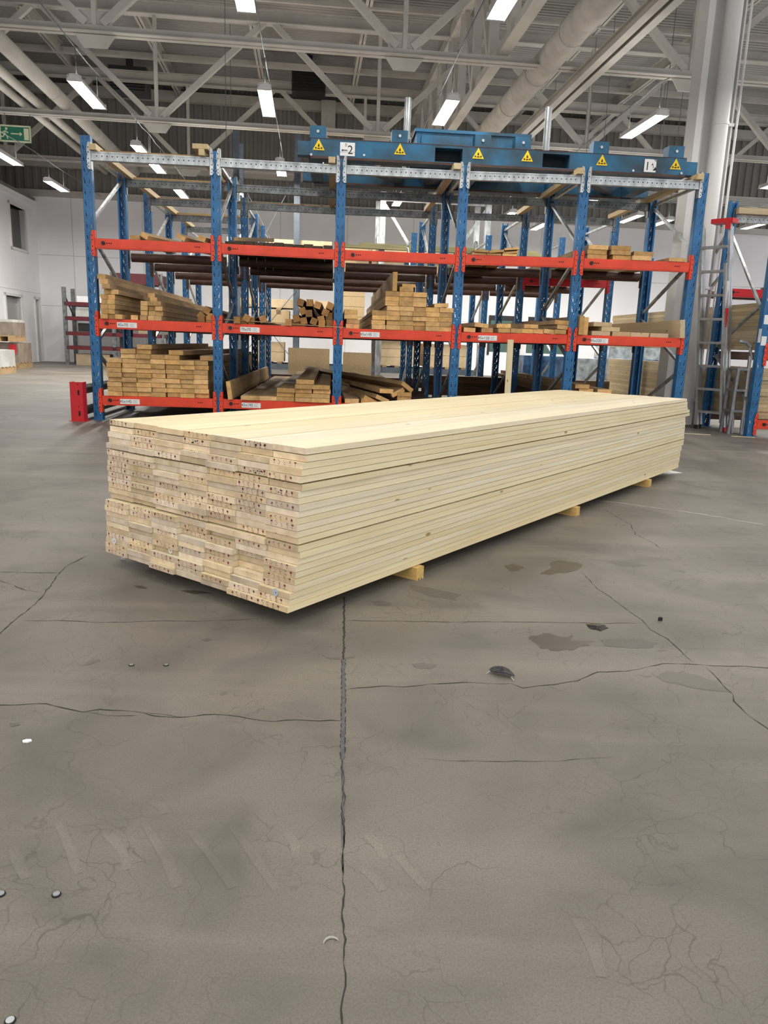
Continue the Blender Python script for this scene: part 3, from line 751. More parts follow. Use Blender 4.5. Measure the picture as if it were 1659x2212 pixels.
# second bay, middle shelf: square posts
LB2 = [(512, 701), (527, 701), (543, 702), (533, 687), (568, 689), (623, 708), (638, 708), (652, 709), (649, 653), (669, 654), (686, 659), (713, 661), (654, 672), (667, 677), (703, 675), (711, 682), (640, 688), (656, 693), (678, 694), (694, 690), (711, 693), (695, 710), (712, 711)]
PLB = ['first post on the beam from the end bay', 'second post on the beam from the end bay', 'third post on the beam from the end bay', 'tilted post lying on the three low posts', 'lone post lying askew mid-shelf',
       'first of three posts on the beam mid-shelf', 'second of three posts on the beam mid-shelf', 'third of three posts on the beam mid-shelf'] + [f'heap post, {ORD[i]} down from the heap top,' for i in range(15)]
LB2[8:] = sorted(LB2[8:], key=lambda p: p[1])
for i, (x, y) in enumerate(LB2):
    low = y > 699
    single(1, 'middle', 'brown '+PLB[i], x, y, .069, .069, 'brn', 4.6 if i > 4 else 4.2, rnd.uniform(-.05, .03), yaw=(0 if low else rnd.uniform(-.02, .02)) if i not in (3, 4) else .12,
           roll=0 if low else rnd.uniform(-.5, .5), z=zsh(ZM, rs(x, y)[0]) if low else None)
tag(put('thin_strip', MB().box((0, -.006, -.004), (1.25, .006, .004)).mesh('thin_strip', MT['tan']), None, rw(rs(485, 690)[0], -.02, rs(485, 690)[1]), (0, .03, RA)), 'thin pale lath laid across the brown posts in the second bay', 'lath')
# second bay, bottom shelf
z1 = zsh(ZB, 1.8)
single(1, 'bottom', 'plank standing on edge against the upright', 495, 846, .045, .19, 'tan', 4.6, -.05, yaw=-.0, roll=-.12, z=z1)
pile([540, 578.5], [1, 1], 860, ZB, 1, 'bottom', .19, .045, 'tan', 4.6, 'wide flat plank', -.04)
pile([616.5, 655.5, 694.5], [3, 4, 4], 860, ZB, 1, 'bottom', .188, .045, 'tan', 4.6, 'wide stacked plank', -.02)
single(1, 'bottom', 'reddish plank alone on top of the stacked planks', 659, 833, .188, .045, 'tan', 4.2, 0, z=zsh(ZB, 2.2)+4*.0462+.001)
# second bay, upper shelf: dark deck
for i in range(11):
    s = BW_+.13+i*.1
    rb('deck_plank', f'dark-stained deck plank on upper shelf, {BAYN[1]}, {ORD[i]} along', 'dark deck planks on the upper shelf', s, zsh(ZTT, s), .095, .03+.004*(i % 3), 'drk', 3.6, rnd.uniform(-.01, .06))
single(1, 'upper', 'short upright-tilted offcut', 510, 520, .05, .04, 'tan', .8, .1, yaw=-.4, pitch=-.12, z=zsh(ZTT, 1.5)+.04)
# third bay, middle shelf
xs = [817.5, 848.5, 877.5, 905.5, 933, 961.5]
pile(xs, [4, 5, 5, 5, 5, 5], 715, ZM, 2, 'middle', .146, .0475, 'tan', 4.8)
zz = zsh(ZM, 3.2)+5*.0488
for x, n, c in ((846, 3, 0), (876, 4, 1), (905.5, 3, 2)):
    s = rs(x, 680)[0]
    for k in range(n):
        rb('board', f'upper-block tan board on middle shelf, {BAYN[2]}, {ORD[k]} layer up, {ORD[c]} column', 'upper block of boards on the middle shelf', s, zz+k*.0488, .143, .047, 'tan', 4.8, rnd.uniform(-.02, .02))
single(2, 'middle', 'plank standing on edge on top of the boards', 853, 617, .047, .19, 'tan', 4.7, -.02, z=zz+3*.0488+.001)
single(2, 'middle', 'crooked plank end beside the upright on the pile', 953, 669, .15, .04, 'tan', 4.6, .0, roll=-.06, z=zz+.003)
single(2, 'middle', 'loose pale plank overhanging the boards upper block', 883, 626, .14, .032, 'tan', 4.6, .05, z=zz+4*.0488+.001)
pile([762], [2], 715, ZM, 2, 'middle', .14, .0475, 'tan', 4.4, 'board of the small pile', .02)
s = rs(758, 690)[0]
for k in range(2): rb('board', f'board capping the small pile on middle shelf, {BAYN[2]}, {ORD[k]} from bottom', 'small pile of boards', s, zsh(ZM, s)+(2+k)*.0488, .14, .047, 'tan', 4.3, .03)
# third bay, bottom shelf: slumped planks
for i, (x, y, yw, ro, pi_) in enumerate(((760, 871, .02, 0, 0), (795, 872, .10, .12, 0), (800, 864, .16, .42, -.0), (826, 862, .22, .40, 0), (835, 845, .20, .03, 0), (860, 848, .12, -.50, 0), (880, 836, .30, .62, 0), (874, 852, .02, 0, 0), (873, 861, .02, 0, 0))):
    single(2, 'bottom', ['flat plank beside the upright', 'low plank askew on the beam', 'first tilted plank of the slump', 'second tilted plank of the slump', 'plank riding on top of the slump', 'plank leaning back against the slump',
                         'steep outer plank of the slump', 'upper flat board end by the slump', 'lower flat board end by the slump'][i], x, y, .15, .045, 'tan', 4.0, .02*(i % 3), yaw=yw, roll=ro, z=zsh(ZB, 2.9) if i in (0, 1) else None)
# fourth bay, middle shelf
for i, (x, y) in enumerate(((1014, 719), (1052, 720), (1089, 720), (1115, 721), (1138, 722), (1163, 724), (1187, 724), (1210, 724))):
    single(3, 'middle', f'tan plank lying on the beam, {ORD[i]} from the third bay,', x, y, .125, .045, 'tan', 4.8, rnd.uniform(-.03, .02), yaw=rnd.uniform(-.03, .03), roll=rnd.uniform(-.04, .1), z=zsh(ZM, rs(x, y)[0])+.002)
for i, (x, y, w_) in enumerate(((1088, 710, .15), (1147, 710, .15), (1213, 706, .15), (1215, 713, .12), (1040, 711, .15))):
    single(3, 'middle', ['upper plank mid-shelf', 'upper plank with a white end tag', 'topmost plank beside the upright', 'second plank down beside the upright', 'upper plank nearest the third bay'][i], x, y, w_, .043, 'tan', 4.6, .0, yaw=.03*(i-2), roll=.03*(i-1),
           z=zsh(ZM, rs(x, y)[0])+(.052 if i != 2 else .10))
# fourth bay, upper shelf: thin boards
for i, (x, z_) in enumerate(((1035, 0), (1067, 0), (1100, 0), (1040, .024), (1072, .026), (1102, .030), (1105, .062))):
    single(3, 'upper', f'thin pale cladding board, {ORD[i]} of the loose pile,', x, 555, .15, .021, 'tan', 3.4, rnd.uniform(-.06, .05), yaw=rnd.uniform(-.05, .05), roll=(-.10 if i > 3 else 0), z=zsh(ZTT, 4.)+z_+.001)
# end bay by the column
for i, (x, l) in enumerate(((1290, 0), (1345, 0), (1387, 0), (1289, 1), (1341, 1), (1390, 1), (1291, 2), (1340, 2))):
    single(4, 'upper', ['tan plank in the bottom layer', 'tan plank in the second layer', 'tan plank in the top layer'][l]+f', {ORD[[0, 1, 2, 0, 1, 2, 0, 1][i]]} column,', x, 555, .21, .044, 'tan', 4.4, rnd.uniform(-.04, .04), yaw=rnd.uniform(-.015, .015), z=zsh(ZTT, 5.3)+l*.0465+.001)
single(4, 'upper', 'lone pale plank lying by the outer upright', 1463, 570, .19, .036, 'tan', 4.4, -.02, yaw=.03, z=zsh(ZTT, 6.1)+.001)
for i, (x, y, w_, h, yw) in enumerate(((1256, 708, .05, .195, 0), (1266, 703, .05, .185, 0))):
    single(4, 'middle', ['red-stamped plank standing on edge by the upright', 'second plank standing on edge by the upright'][i], x, y, w_, h, 'tan', 4.6, -.05+.05*i, z=zsh(ZM, 5.05))
for i, (x, l) in enumerate(((1298, 0), (1342, 0), (1382, 0), (1424, 0), (1300, 2), (1318, 1))):
    single(4, 'middle', ['flat pale plank nearest the on-edge planks', 'second flat pale plank on the beam', 'third flat pale plank on the beam', 'fourth flat pale plank on the beam', 'short pale plank on top of two others', 'upper pale plank in the small heap'][i], x, 725, .2, .045, 'lgt', 4.4, .02, z=zsh(ZM, 5.4)+l*.047)
single(4, 'middle', 'big pale plank standing on edge at the outer end', 1474, 715, .052, .19, 'lgt', 4.8, -.06, roll=-.10, z=zsh(ZM, 6.1))
for i, (x, l) in enumerate(((1265, 0), (1297, 0), (1329, 0), (1262, 1), (1266, 2), (1300, 1.), (1257, 3), (1306, 2.0))):
    single(4, 'bottom', ['first low plank by the upright', 'second low plank from the upright', 'third low plank from the upright', 'plank on the first low plank', 'plank third up by the upright', 'plank on the second low plank', 'topmost plank by the upright', 'plastic-wrapped brown plank'][i],
           x, 845, .16, .044, 'tan', 4.2, .1+.02*(i % 3), yaw=.02*((i*5) % 3-1), z=zsh(ZB, 5.4)+l*.0455+.07)
for k in range(2):
    for c in range(3):
        s = rs(1265+32*c, 850)[0]
# plank propped upright in front of the fourth bay
p = at_y(1097, 850, rw(3.8, -.16, 0).y)
o = put('prop_plank', board_mesh(.98, .062, .022, 'pine'), None, (p.x, p.y, .0), (0, -PI/2+.05, RA+PI/2)); tag(o, 'pale narrow plank propped upright against the fourth bay beam', 'plank')
# battens lying front to back on the top beams
for i, (x, y, L, lb) in enumerate(((203, 329, 5.3, 'long batten on the rack top at the end by the red guard'), (434, 322, 2.4, 'raised plank across the rack top over the second upright'), (437, 340, 2.4, 'short batten under the raised plank over the second upright'),
                                (717, 356, 2.6, 'batten on the rack top under the lettered end of the blue frame'), (986, 371, 2.6, 'batten on the rack top beside the fourth upright'),
                                (1251, 380, 2.6, 'batten on the rack top beside the fifth upright'), (1508, 395, 2.6, 'batten on the rack top at the end by the white column'))):
    s, zc = rs(x, y, -.03)
    zb_ = zsh(ZG, min(max(s, 0.01), 6.2))-.0085
    if i == 1: w_, h_, zb_ = .15, .045, zb_+.058
    elif i == 2: w_, h_ = .055, .056
    else: w_, h_ = .068, .056
    tag(put('roof_batten' if 0 else 'batten', board_mesh(L, w_, h_, 'lgt'), None, rw(s, -.08, zb_+h_/2), (0, 0, RA+PI/2)), 'pale '+lb, 'batten', 'battens lying across the top beams')
for i, (t, c) in enumerate(((.10, 0), (1.36, 0), (2.60, 0), (2.6, 1), (3.8, 0))):
    tag(put('batten', board_mesh(1.12, .06, .03, 'tan'), None, rw(c*BW_+.07, t, zsh(ZG, .6)-.009+.015), (0, 0, RA)), ['thin brown batten along the front top beam over the end bay', 'thin brown batten along the second top beam over the end bay', 'thin brown batten along the third top beam over the end bay',
        'thin brown batten along the third top beam over the second bay', 'thin brown batten along the fourth top beam over the end bay'][i], 'batten', 'battens lying across the top beams')

# ------------------------------------------------------------------ big floor stack
BE = .9362; SO = Vector((-.29241606, 2.24763884, 0))
se = Vector((math.cos(BE), math.sin(BE), 0)); sn = Vector((-math.sin(BE), math.cos(BE), 0))
def stp(e, n, z): return SO+se*e+sn*n+Vector((0, 0, z))
NE = [(.075,.065,4.265),(.075,.064,4.276),(.059,.055,4.285),(.054,.054,4.307),(.051,.045,4.367),(.058,.046,4.378),(.046,.048,4.287),(.046,.045,4.297),(.046,.044,4.293),(.047,.044,4.303),(.044,.045,4.312),(.041,.045,4.309),(.041,.047,4.306),(.045,.052,4.315),(.045,.027,4.313),(.051,.025,4.298),(.046,.028,4.282),(.033,.026,4.279),(.035,.027,4.263),(.031,.028,4.272),(.028,.026,4.257),(.009,.023,4.266),(.009,.022,4.263),(0,.021,4.259)]
SW, ST = 1.016, .0198
zlay = []; z = .572
for L in range(24):
    z -= .0213; zlay.append(z)
    if L in (4, 13): z -= .0043
zoff = zlay[-1]-.0522
zlay = [q-zoff for q in zlay]
def glyphs(off, seed):
    r = random.Random(seed); W_ = .0015; lim = .0102
    G = []
    def st(pts, ax): G.append([(ax+a, b) for a, b in pts])
    def leafg(ax):
        for k in range(5):
            t = k*PI/5+.5; st([(-.0042*math.cos(t), .003-.0042*math.sin(t)), (.0042*math.cos(t), .003+.0042*math.sin(t))], ax)
        st([(-.003, .003), (.003, .003)], ax); st([(0, .006), (0, -.002)], ax); st([(0, -.005), (0, -.0095)], ax)
    leafg(-.050)
    st([(.004, .008), (-.002, .009), (-.004, .005), (-.001, .002)], -.029); st([(.002, .0), (.0045, -.004)], -.029); st([(.002, -.0085), (-.004, -.0085)], -.029)
    st([(.002, .009), (-.002, .006), (-.003, .002)], -.006); st([(-.002, -.002), (.003, -.003)], -.006); st([(-.001, -.008), (.004, -.009)], -.006)
    st([(0, .009), (-.002, .003), (.003, .003), (.001, .009)], .019); st([(-.003, -.001), (.004, -.002)], .019); st([(-.004, -.006), (.004, -.0065)], .019); st([(-.004, -.0095), (-.002, -.0095)], .019); st([(.003, -.0095), (.005, -.0095)], .019)
    leafg(.042)
    mb = MB()
    for pl in G:
        for (a0, b0), (a1, b1) in zip(pl, pl[1:]):
            if r.random() < .12: continue
            b0 += off; b1 += off
            if min(b0, b1) > lim or max(b0, b1) < -lim: continue
            b0 = max(-lim+.001, min(lim-.001, b0)); b1 = max(-lim+.001, min(lim-.001, b1))
            d = Vector((a1-a0, b1-b0)); d = d.normalized() if d.length > 1e-5 else Vector((1, 0)); nn = Vector((-d.y, d.x))*W_/2; ex = d*W_*.35
            q = [(a0-ex.x+nn.x, b0-ex.y+nn.y), (a1+ex.x+nn.x, b1+ex.y+nn.y), (a1+ex.x-nn.x, b1+ex.y-nn.y), (a0-ex.x-nn.x, b0-ex.y-nn.y)]
            mb.add([(-.0005, -a, max(-.0105, min(.0105, b))) for a, b in q], [(0, 1, 2, 3)])
    return mb.mesh('end_stamp', MT['stamp'])
STAMPS = [glyphs(o_, i) for i, o_ in enumerate((0, .003, -.003, .005, -.001))]
TAILS = [glyphs(o_, 20+i) for i, o_ in enumerate((.0185, -.0185, .0192))]
CN = ['outer column on the long visible side', 'second column from the long visible side', 'third column from the long visible side', 'middle column', 'third column from the rack side', 'second column from the rack side', 'outer column on the rack side']
RECESS = {(17, 2): .05, (18, 2): .05, (19, 2): .05, (21, 1): .04, (20, 1): -.0, (15, 3): .05, (16, 3): .03, (18, 1): .0, (15, 5): .03, (18, 5): .03}
RECESS = {(17, 2): .0, (21, 0): .0}
sr = random.Random(11)
cw = SW/7
for L in range(24):
    r0, l0, f0 = NE[L]
    for c in range(7):
        q = c/6; near = r0*(1-q)+l0*q + sr.uniform(-.007, .009)
        if sr.random() < .05: near += sr.uniform(.004, .014)
        near += {(17, 1): .025, (18, 1): .028, (19, 1): .026, (21, 2): .02, (20, 1): .012, (15, 2): .02, (16, 3): .015}.get((L, c), 0)
        if c in (0, 6): near = r0 if c == 0 else l0
        far = f0+sr.uniform(-.02, .02) if c else f0
        far += (.12 if L < 3 else .0)*(c/6.)*0
        gapy = .0012 if L < 14 else sr.choice((.001, .001, .004))
        ln = round((far-near)/.03)*.03 if c else far-near
        plain = sr.random() > (.15 if L < 2 else .45)
        lab = f'{"red-stamped" if not plain else "plain"} pale board in floor stack, {ORD[L]} layer down, {CN[c]}'
        zj = sr.uniform(0, .0007) + (sr.uniform(0, .003) if L == 0 else 0)
        o = put('board', board_mesh(ln, cw-gapy, ST, 'pine'), None, stp(near, cw*(c+.5)+(sr.uniform(-.0045, .0035) if c in (0, 6) else sr.uniform(-.0004, .0004)), zlay[L]+ST/2+zj), (0, 0, BE))
        tag(o, lab, 'board', 'pale boards in the floor stack')
        if not plain:
            put('end_stamp', sr.choice(STAMPS), o, (0, sr.uniform(-.012, .012), 0))
        elif sr.random() < .5 and L > 1:
            put('end_stamp', sr.choice(TAILS), o, (0, sr.uniform(-.012, .012), 0))
        if (L, c) in ((0, 1), (1, 3), (4, 1), (6, 0)):
            mb = MB()
            for k in range(9):
                y_, z_ = sr.uniform(-.045, .02), sr.uniform(-.006, .006); q_ = sr.uniform(.001, .0036)
                mb.add([(-.0004, y_+q_*1.6*math.cos(a)*sr.uniform(.6, 1), z_+q_*math.sin(a)*sr.uniform(.6, 1)) for a in [i*PI/4 for i in range(8)]], [tuple(range(8))])
            put('mould_stain', mb.mesh('mould_stain', MT['black']), o)
        if (L, c) in ((21, 6), (20, 4), (21, 0)):
            blue_ = c == 0
            d = MB(); d.tube([(-.0035, 0, 0), (-.0006, 0, 0)], .0125, 20); d.disc((-.004, -.003, 0), .002, 'x', .001, 8, 1)
            tag(smooth(d.build('end_tag', [MT['tagb' if blue_ else 'tagw'], MT['ink']], o, (0, {6: .015, 4: -.02, 0: -.01}[c], 0.002))), 'pale blue-grey plastic end tag' if blue_ else 'white plastic end tag')
for gi, g_ in enumerate((4, 13)):
    for k, e in enumerate((.74, 2.30, 3.55)):
        zz = zlay[g_]-.0040
        tag(MB().box((-.018, .004, 0), (.018, SW-.004, .0033)).build('spacer_lath', MT['yblock'], None, stp(e, 0, zz), (0, 0, BE)),
            f'thin spacer lath in the {["upper", "lower"][gi]} gap of the floor stack, {["nearest the end face", "at mid length", "near the far end"][k]}', 'lath', 'spacer laths in the floor stack')
for k, e in enumerate((.72, 2.28, 3.53)):
    h = .0505
    mb = MB(); mb.prism([(-.024, 0), (-.012, 0), (-.012, .007), (-.004, .007), (-.004, 0), (.006, 0), (.006, .007), (.014, .007), (.014, 0), (.024, 0), (.024, h), (-.024, h)], -.02, SW)
    tag(mb.build('bearer', MT['yblock'], None, stp(e, 0, 0), (0, 0, BE)), f'grooved yellow bearer under the floor stack, {["nearest the end face", "at mid length", "near the far end"][k]}', 'bearer', 'bearers under the floor stack')
tag(MB().box((-.09, -.06, 0), (.09, .06, .0012)).build('paper_sheet', MT['paper'], None, at_z(1443, 1020, .0003), (0, 0, .5)), 'white paper sheet on the floor at the far corner of the floor stack', 'paper')

# ------------------------------------------------------------------ small things on the floor
def flake():
    t = thing('tar_flake', 'curled dark grey flake lying on the concrete beside the long crack', 'debris', at_z(1083, 1457, 0), .0)
    mb = MB(); n = 12; nx = 9
    out = [(.0, -.036, .002)]
    P = [(-.034, .006), (-.030, .012), (-.015, .016), (.006, .014), (.022, .006), (.031, -.004), (.034, -.015), (.028, -.014), (.024, -.018), (.010, -.016), (-.006, -.013), (-.022, -.007)]
    top = []; bot = []
    for a, b in P:
        zz = .007+.010*(1-(a/.036)**2)-.10*abs(b)*.3; top.append((a, b*1.5, max(.002, zz))); bot.append((a*.98, b*1.45, max(.0006, zz-.0022)))
    m_ = len(P)
    mb.add(top+bot+[(0, 0, .0195), (0, 0, .017)], [(i, (i+1) % m_, 2*m_)[::-1] for i in range(m_)]+[(m_+i, m_+(i+1) % m_, 2*m_+1) for i in range(m_)]+[(i, (i+1) % m_, m_+(i+1) % m_, m_+i) for i in range(m_)])
    smooth(mb.build('flake_body', MT['leaf'], t))
    MB().tube([(-.031, .006, .008), (-.038, .002, .004), (-.043, -.002, .0015)], .0012, 6).build('curled_edge', MT['chalk'], t)
    MB().tube([(.024, -.026, .005), (.026, -.034, .003), (.031, -.042, .0014)], .0013, 6).build('curled_edge', MT['chalk'], t)
flake()
pud = MB(); blot(pud, [(1266, 1349), (1285, 1347), (1306, 1351), (1314, 1357), (1298, 1363), (1275, 1359)], 0, 0, .08)
puddle_m = mat('puddle_water', (.02, .017, .014), .03, spec=.7)
c0 = sum((Vector(v_) for v_ in pud.v), Vector())/len(pud.v)
pud.v = [tuple(Vector(v_)+Vector((0, 0, .0012 if i < len(pud.v)-1 else .0035))) for i, v_ in enumerate(pud.v)]
tag(pud.build('water_puddle', puddle_m), 'small shiny dark puddle on the concrete', 'puddle')
for i, (x, y, lb) in enumerate(((284, 1437, 'worn steel floor stud in the round damp mark, nearer the long crack start'), (359, 1437, 'bright steel floor stud beside the first one in the round damp mark'), (122, 1933, 'steel floor stud alone near the tyre marks'), (2, 1932, 'steel floor stud half cut off by the picture edge'), (22, 2206, 'steel floor stud in the bottom corner'))):
    mb = MB(); mb.tube([(0, 0, 0), (0, 0, .0015)], .0074, 16); mb.tube([(0, 0, .0015), (0, 0, .0028)], .0056, 16, 1)
    tag(mb.build('floor_stud', [MT['dark'], MT['alu']], None, at_z(x, y, .0003)), lb, 'stud', 'steel studs in the floor')
tag(MB().prism([(-.010, 0), (-.004, .006), (.006, .007), (.011, .001), (.004, -.006), (-.006, -.006)], .0003, .003, 'xy').build('paper_scrap', MT['paper'], None, at_z(58, 1602, 0)), 'crumpled white paper scrap on the floor near the long crack', 'scrap')
mb = MB(); mb.tube([(.012*math.cos(t), .012*math.sin(t), .0022) for t in [PI*.15+k*PI*.15 for k in range(7)]], [.0005, .0014, .0019, .002, .0019, .0014, .0005], 8)
tag(mb.build('plastic_ring', MT['chalk'], None, at_z(716, 2040, 0)), 'pale broken plastic ring beside the floor joint', 'ring')
tag(MB().prism([(-.008, -.005), (.008, -.004), (.004, .006), (-.003, .004)], .0003, .012, 'xy').build('rubber_bit', MT['black'], None, at_z(1425, 1340, 0)), 'tiny black rubber bit on the concrete past the puddle', 'debris')
tag(MB().prism([(-.01, -.006), (.01, -.004), (.006, .006), (-.007, .005)], .0003, .008, 'xy').build('grey_pebble', MT['greyc'], None, at_z(266, 1209, 0)), 'grey pebble on the floor beside the stack corner on the rack side', 'pebble')
for i, (x, y, L, a) in enumerate(((1500, 938, .35, 1.5), (1605, 944, .25, 1.6))):
    tag(MB().box((-L/2, -.008, 0), (L/2, .008, .006)).build('wood_splinter', MT['pine'], None, at_z(x, y, .0003), (0, 0, -.15)), ['pale wood splinter on the floor by the ladder foot', 'pale wood splinter on the floor by the next rack foot'][i], 'splinter')

# ------------------------------------------------------------------ red floor guard by the rack end
gp = at_z(169, 910, 0)
gt = thing('rack_guard', 'bright red floor guard post with galvanised rails at the rack end', 'guard', (gp.x, gp.y, 0), RA)
mb = MB(); mb.box((-.064, -.01, 0), (.064, .0, .40)); mb.box((-.064, 0, 0), (-.054, .11, .40)); mb.box((.054, 0, 0), (.064, .11, .40)); mb.box((-.085, -.02, 0), (.085, .14, .006), 1)
for z in (.29, .075):
    mb.box((.012, -.012, z-.02), (.030, -.0095, z+.03), 2)
for z in (.375, .15): mb.disc((.018, -.012, z), .006, 'y', .003, 8, 2)
mb.build('guard_post', [MT['crimson'], MT['crimson'], MT['dark']], gt)
for z in (.31, .09):
    r_ = MB()
    r_.prism([(-.03, z-.05), (-.01, z-.05), (.02, z-.02), (.02, z+.02), (-.01, z+.05), (-.03, z+.05), (-.03, z+.044), (-.012, z+.044), (.012, z+.017), (.012, z-.017), (-.012, z-.044), (-.03, z-.044)], .03, 5.6)
    r_.build('guard_rail', MT['dgalv'], gt)
MB().box((-.05, 5.5, 0), (.06, 5.62, .40)).build('guard_post', MT['crimson'], gt)

# ------------------------------------------------------------------ blue lifting frame on top of the rack
FZ = zsh(ZG, 4.)+.056-.008
fa = rs(671, 330, .12)[0]; fb = rs(1475, 375, .12)[0]
ft = thing('lifting_frame', 'worn blue steel lifting frame with yellow warning triangles lying on the rack top', 'lifting frame', rw(fa, .06, FZ), RA)
FL = fb-fa; FH = .19
sl = (DZ[5]-DZ[2])/FL*.6
def fx(px): return rs(px, 350, .06)[0]-fa
fp = [fx(939), fx(998), fx(1172), fx(1230)]
def bluebar(y0, y1, nm, pockets):
    mb = MB(); xs_ = [0]+(fp if pockets else [])+[FL]
    for i in range(0, len(xs_)-1):
        if i % 2 == 0: mb.box((xs_[i], y0, 0), (xs_[i+1], y1, FH))
        else:
            a, b = xs_[i], xs_[i+1]
            mb.box((a, y0, 0), (b, y1, .03)); mb.box((a, y0, FH-.03), (b, y1, FH)); mb.box((a, y1-.01, .03), (b, y1, FH-.03), 1)
    for sgn, x in ((-1, 0), (1, FL)):
        mb.box((min(x, x+sgn*.13), y0+.02, .03), (max(x, x+sgn*.13), y1-.02, FH-.03))
    mb.box((-.0, y0-.004, -.0), (FL, y0, .022), 2); mb.box((0, y0-.003, FH-.006), (FL, y0, FH), 2)
    return mb.build(nm, [MT['blue_frame'], MT['dark'], MT['brown']], ft)
bluebar(0, .16, 'front_bar', True); bluebar(1.25, 1.41, 'rear_bar', False)
for x in (.05, fp[1]+.1, FL*.5-.2, FL*.72, FL-.15):
    MB().box((x-.07, .16, .01), (x+.07, 1.25, FH-.03)).build('cross_bar', MT['blue_frame'], ft)
for a, b in ((.2, 1.0), (2.0, 1.3), (2.7, 3.5)):
    MB().bar((a, .16, .08), (b, 1.25, .08), .10, .08).build('diagonal_bar', MT['slate'], ft)
for px in (686, 862, 1041, 1128, 1297, 1460):
    x = fx(px)
    l = MB(); l.box((x-.082, .01, FH), (x+.082, .15, FH+.115)); l.disc((x, -.002, FH+.06), .014, 'y', .012, 12, 1)
    o = l.build('lug', [MT['blue_frame'], MT['alu']], ft)
for px in (688, 863, 1032, 1138, 1300, 1460):
    x = fx(px); s_ = .06
    t_ = MB(); z0 = .075
    t_.prism([(x-s_, z0), (x+s_, z0), (x, z0+s_*1.75)], -.0062, -.0042, 'xz')
    t_.prism([(x-.016, z0+.012), (x+.016, z0+.012), (x+.012, z0+.022), (x-.012, z0+.022)], -.0075, -.006, 'xz', 1)
    t_.prism([(x-.010, z0+.032), (x+.010, z0+.032), (x+.004, z0+.058), (x-.004, z0+.058)], -.0075, -.006, 'xz', 1)
    t_.box((x-.036, -.0075, z0+.012), (x-.022, -.006, z0+.028), 1); t_.box((x+.022, -.0075, z0+.012), (x+.036, -.006, z0+.028), 1)
    tag(t_.build('warning_triangle', [MT['yellow'], MT['ink']], ft), 'yellow warning triangle sticker')
def sign(px, body, w_, nm, lb):
    x = fx(px); mb = MB(); mb.box((x-w_/2, -.0065, .035), (x+w_/2, -.0042, .16))
    vs, fs = text_mesh(body, .115)
    dx = .028 if body == '2' else -.03
    mb.add([(x+dx+a, -.0072, .088+b) for a, b, _ in vs], fs, 1)
    if body == '2':
        mb.box((x-.055, -.0072, .082), (x-.0, -.0066, .09), 1); mb.prism([(x-.062, .086), (x-.045, .074), (x-.045, .098)], -.0072, -.0066, 'xz', 1)
        vs, fs = text_mesh('B', .045); mb.add([(x-.015+a, -.0072, .135+b) for a, b, _ in vs], fs, 2)
        mb.box((x-w_/2, -.0072, .07), (x+w_/2, -.0066, .073), 2)
    else:
        for a, b, c_, d in ((.0, .06, .06, .066), (.012, .1, .03, .125), (.03, .075, .038, .11), (.03, .05, .07, .09), (.0, .09, .02, .094)):
            mb.prism([(x+a, b), (x+c_, b+.004), (x+c_*.8, d)], -.0072, -.0066, 'xz', 1)
        mb.prism([(x+.03, .16), (x+.065, .13), (x+.065, .16)], -.0072, -.0066, 'xz', 2)
    tag(mb.build('number_sign', [MT['paper'], MT['ink'], MT['gink']], ft), f'white sign reading {body}')
sign(750, '2', .15, '', ''); sign(1405, '1', .125, '', '')
for px, z in ((669+3, .03), (786, .05), (1369, .04), (1474, .04)):
    MB().disc((fx(px), -.012, z), .012, 'y', .012, 10).build('bolt', MT['alu'], ft)
x0, x1 = fx(903), fx(1152)
mb = MB(); mb.box((x0, .25, FH-.02), (x1, 1.1, FH+.19)); mb.box((x0-.02, .23, FH+.17), (x1+.02, 1.12, FH+.20)); mb.box((x0+.05, .235, FH+.02), (x0+.45, .25, FH+.14))
mb.build('hopper_box', MT['blue_frame'], ft)
for px, top in ((882, 212), (1186, 232)):
    p = at_y(px, top, rw(3, .75, 0).y); q = p-rw(fa, .06, FZ); x_, y_, z_ = q.dot(ur), q.dot(vr), q.z
    smooth(MB().tube([(x_, y_, .02), (x_, y_, z_)], .036, 16).build('corner_pole', MT['galv'], ft))
    MB().box((x_-.08, y_-.08, .0), (x_+.08, y_+.08, .03)).build('pole_base', MT['blue_frame'], ft)

# ------------------------------------------------------------------ white column with drain pipe
cp = at_z(1478, 915, 0)
cu, cv = cp.dot(ub), cp.dot(vb)
ct = tag(put('column', None, None, bw(cu, cv, 0), rzb), 'white steel column with a drain pipe standing behind the rack end', 'column', kind='structure')
mb = MB(); Hc = ZC-.012
mb.box((-.32, .0, 0), (-.30, .26, Hc)); mb.box((.13, .0, 0), (.15, .26, Hc)); mb.box((-.30, .12, 0), (.13, .14, Hc))
mb.box((-.30, .0, 0), (-.24, .012, Hc)); 
mb.build('column_shaft', MT['white'], ct)
smooth(MB().tube([(-.04, -.05, 0), (-.04, -.05, Hc)], .098, 22).build('drain_pipe', MT['white'], ct))
for z in (.30, .34, 1.7, 3.6):
    smooth(MB().tube([(-.04, -.05, z), (-.04, -.05, z+.035)], .106, 22).build('pipe_collar', MT['white'], ct))
    MB().box((.06, -.06, z), (.14, -.03, z+.035)).build('pipe_bracket', MT['white'], ct)
smooth(MB().tube([(.20, .0, .75), (.20, .0, Hc)], .014, 10).build('conduit', MT['white'], ct))
smooth(MB().tube([(.20, .0, .75), (.16, .0, .62), (.15, .0, .55)], .014, 10).build('conduit', MT['white'], ct))
MB().box((-.36, -.02, .95), (-.32, .1, 1.15)).build('cover_plate', MT['white'], ct)

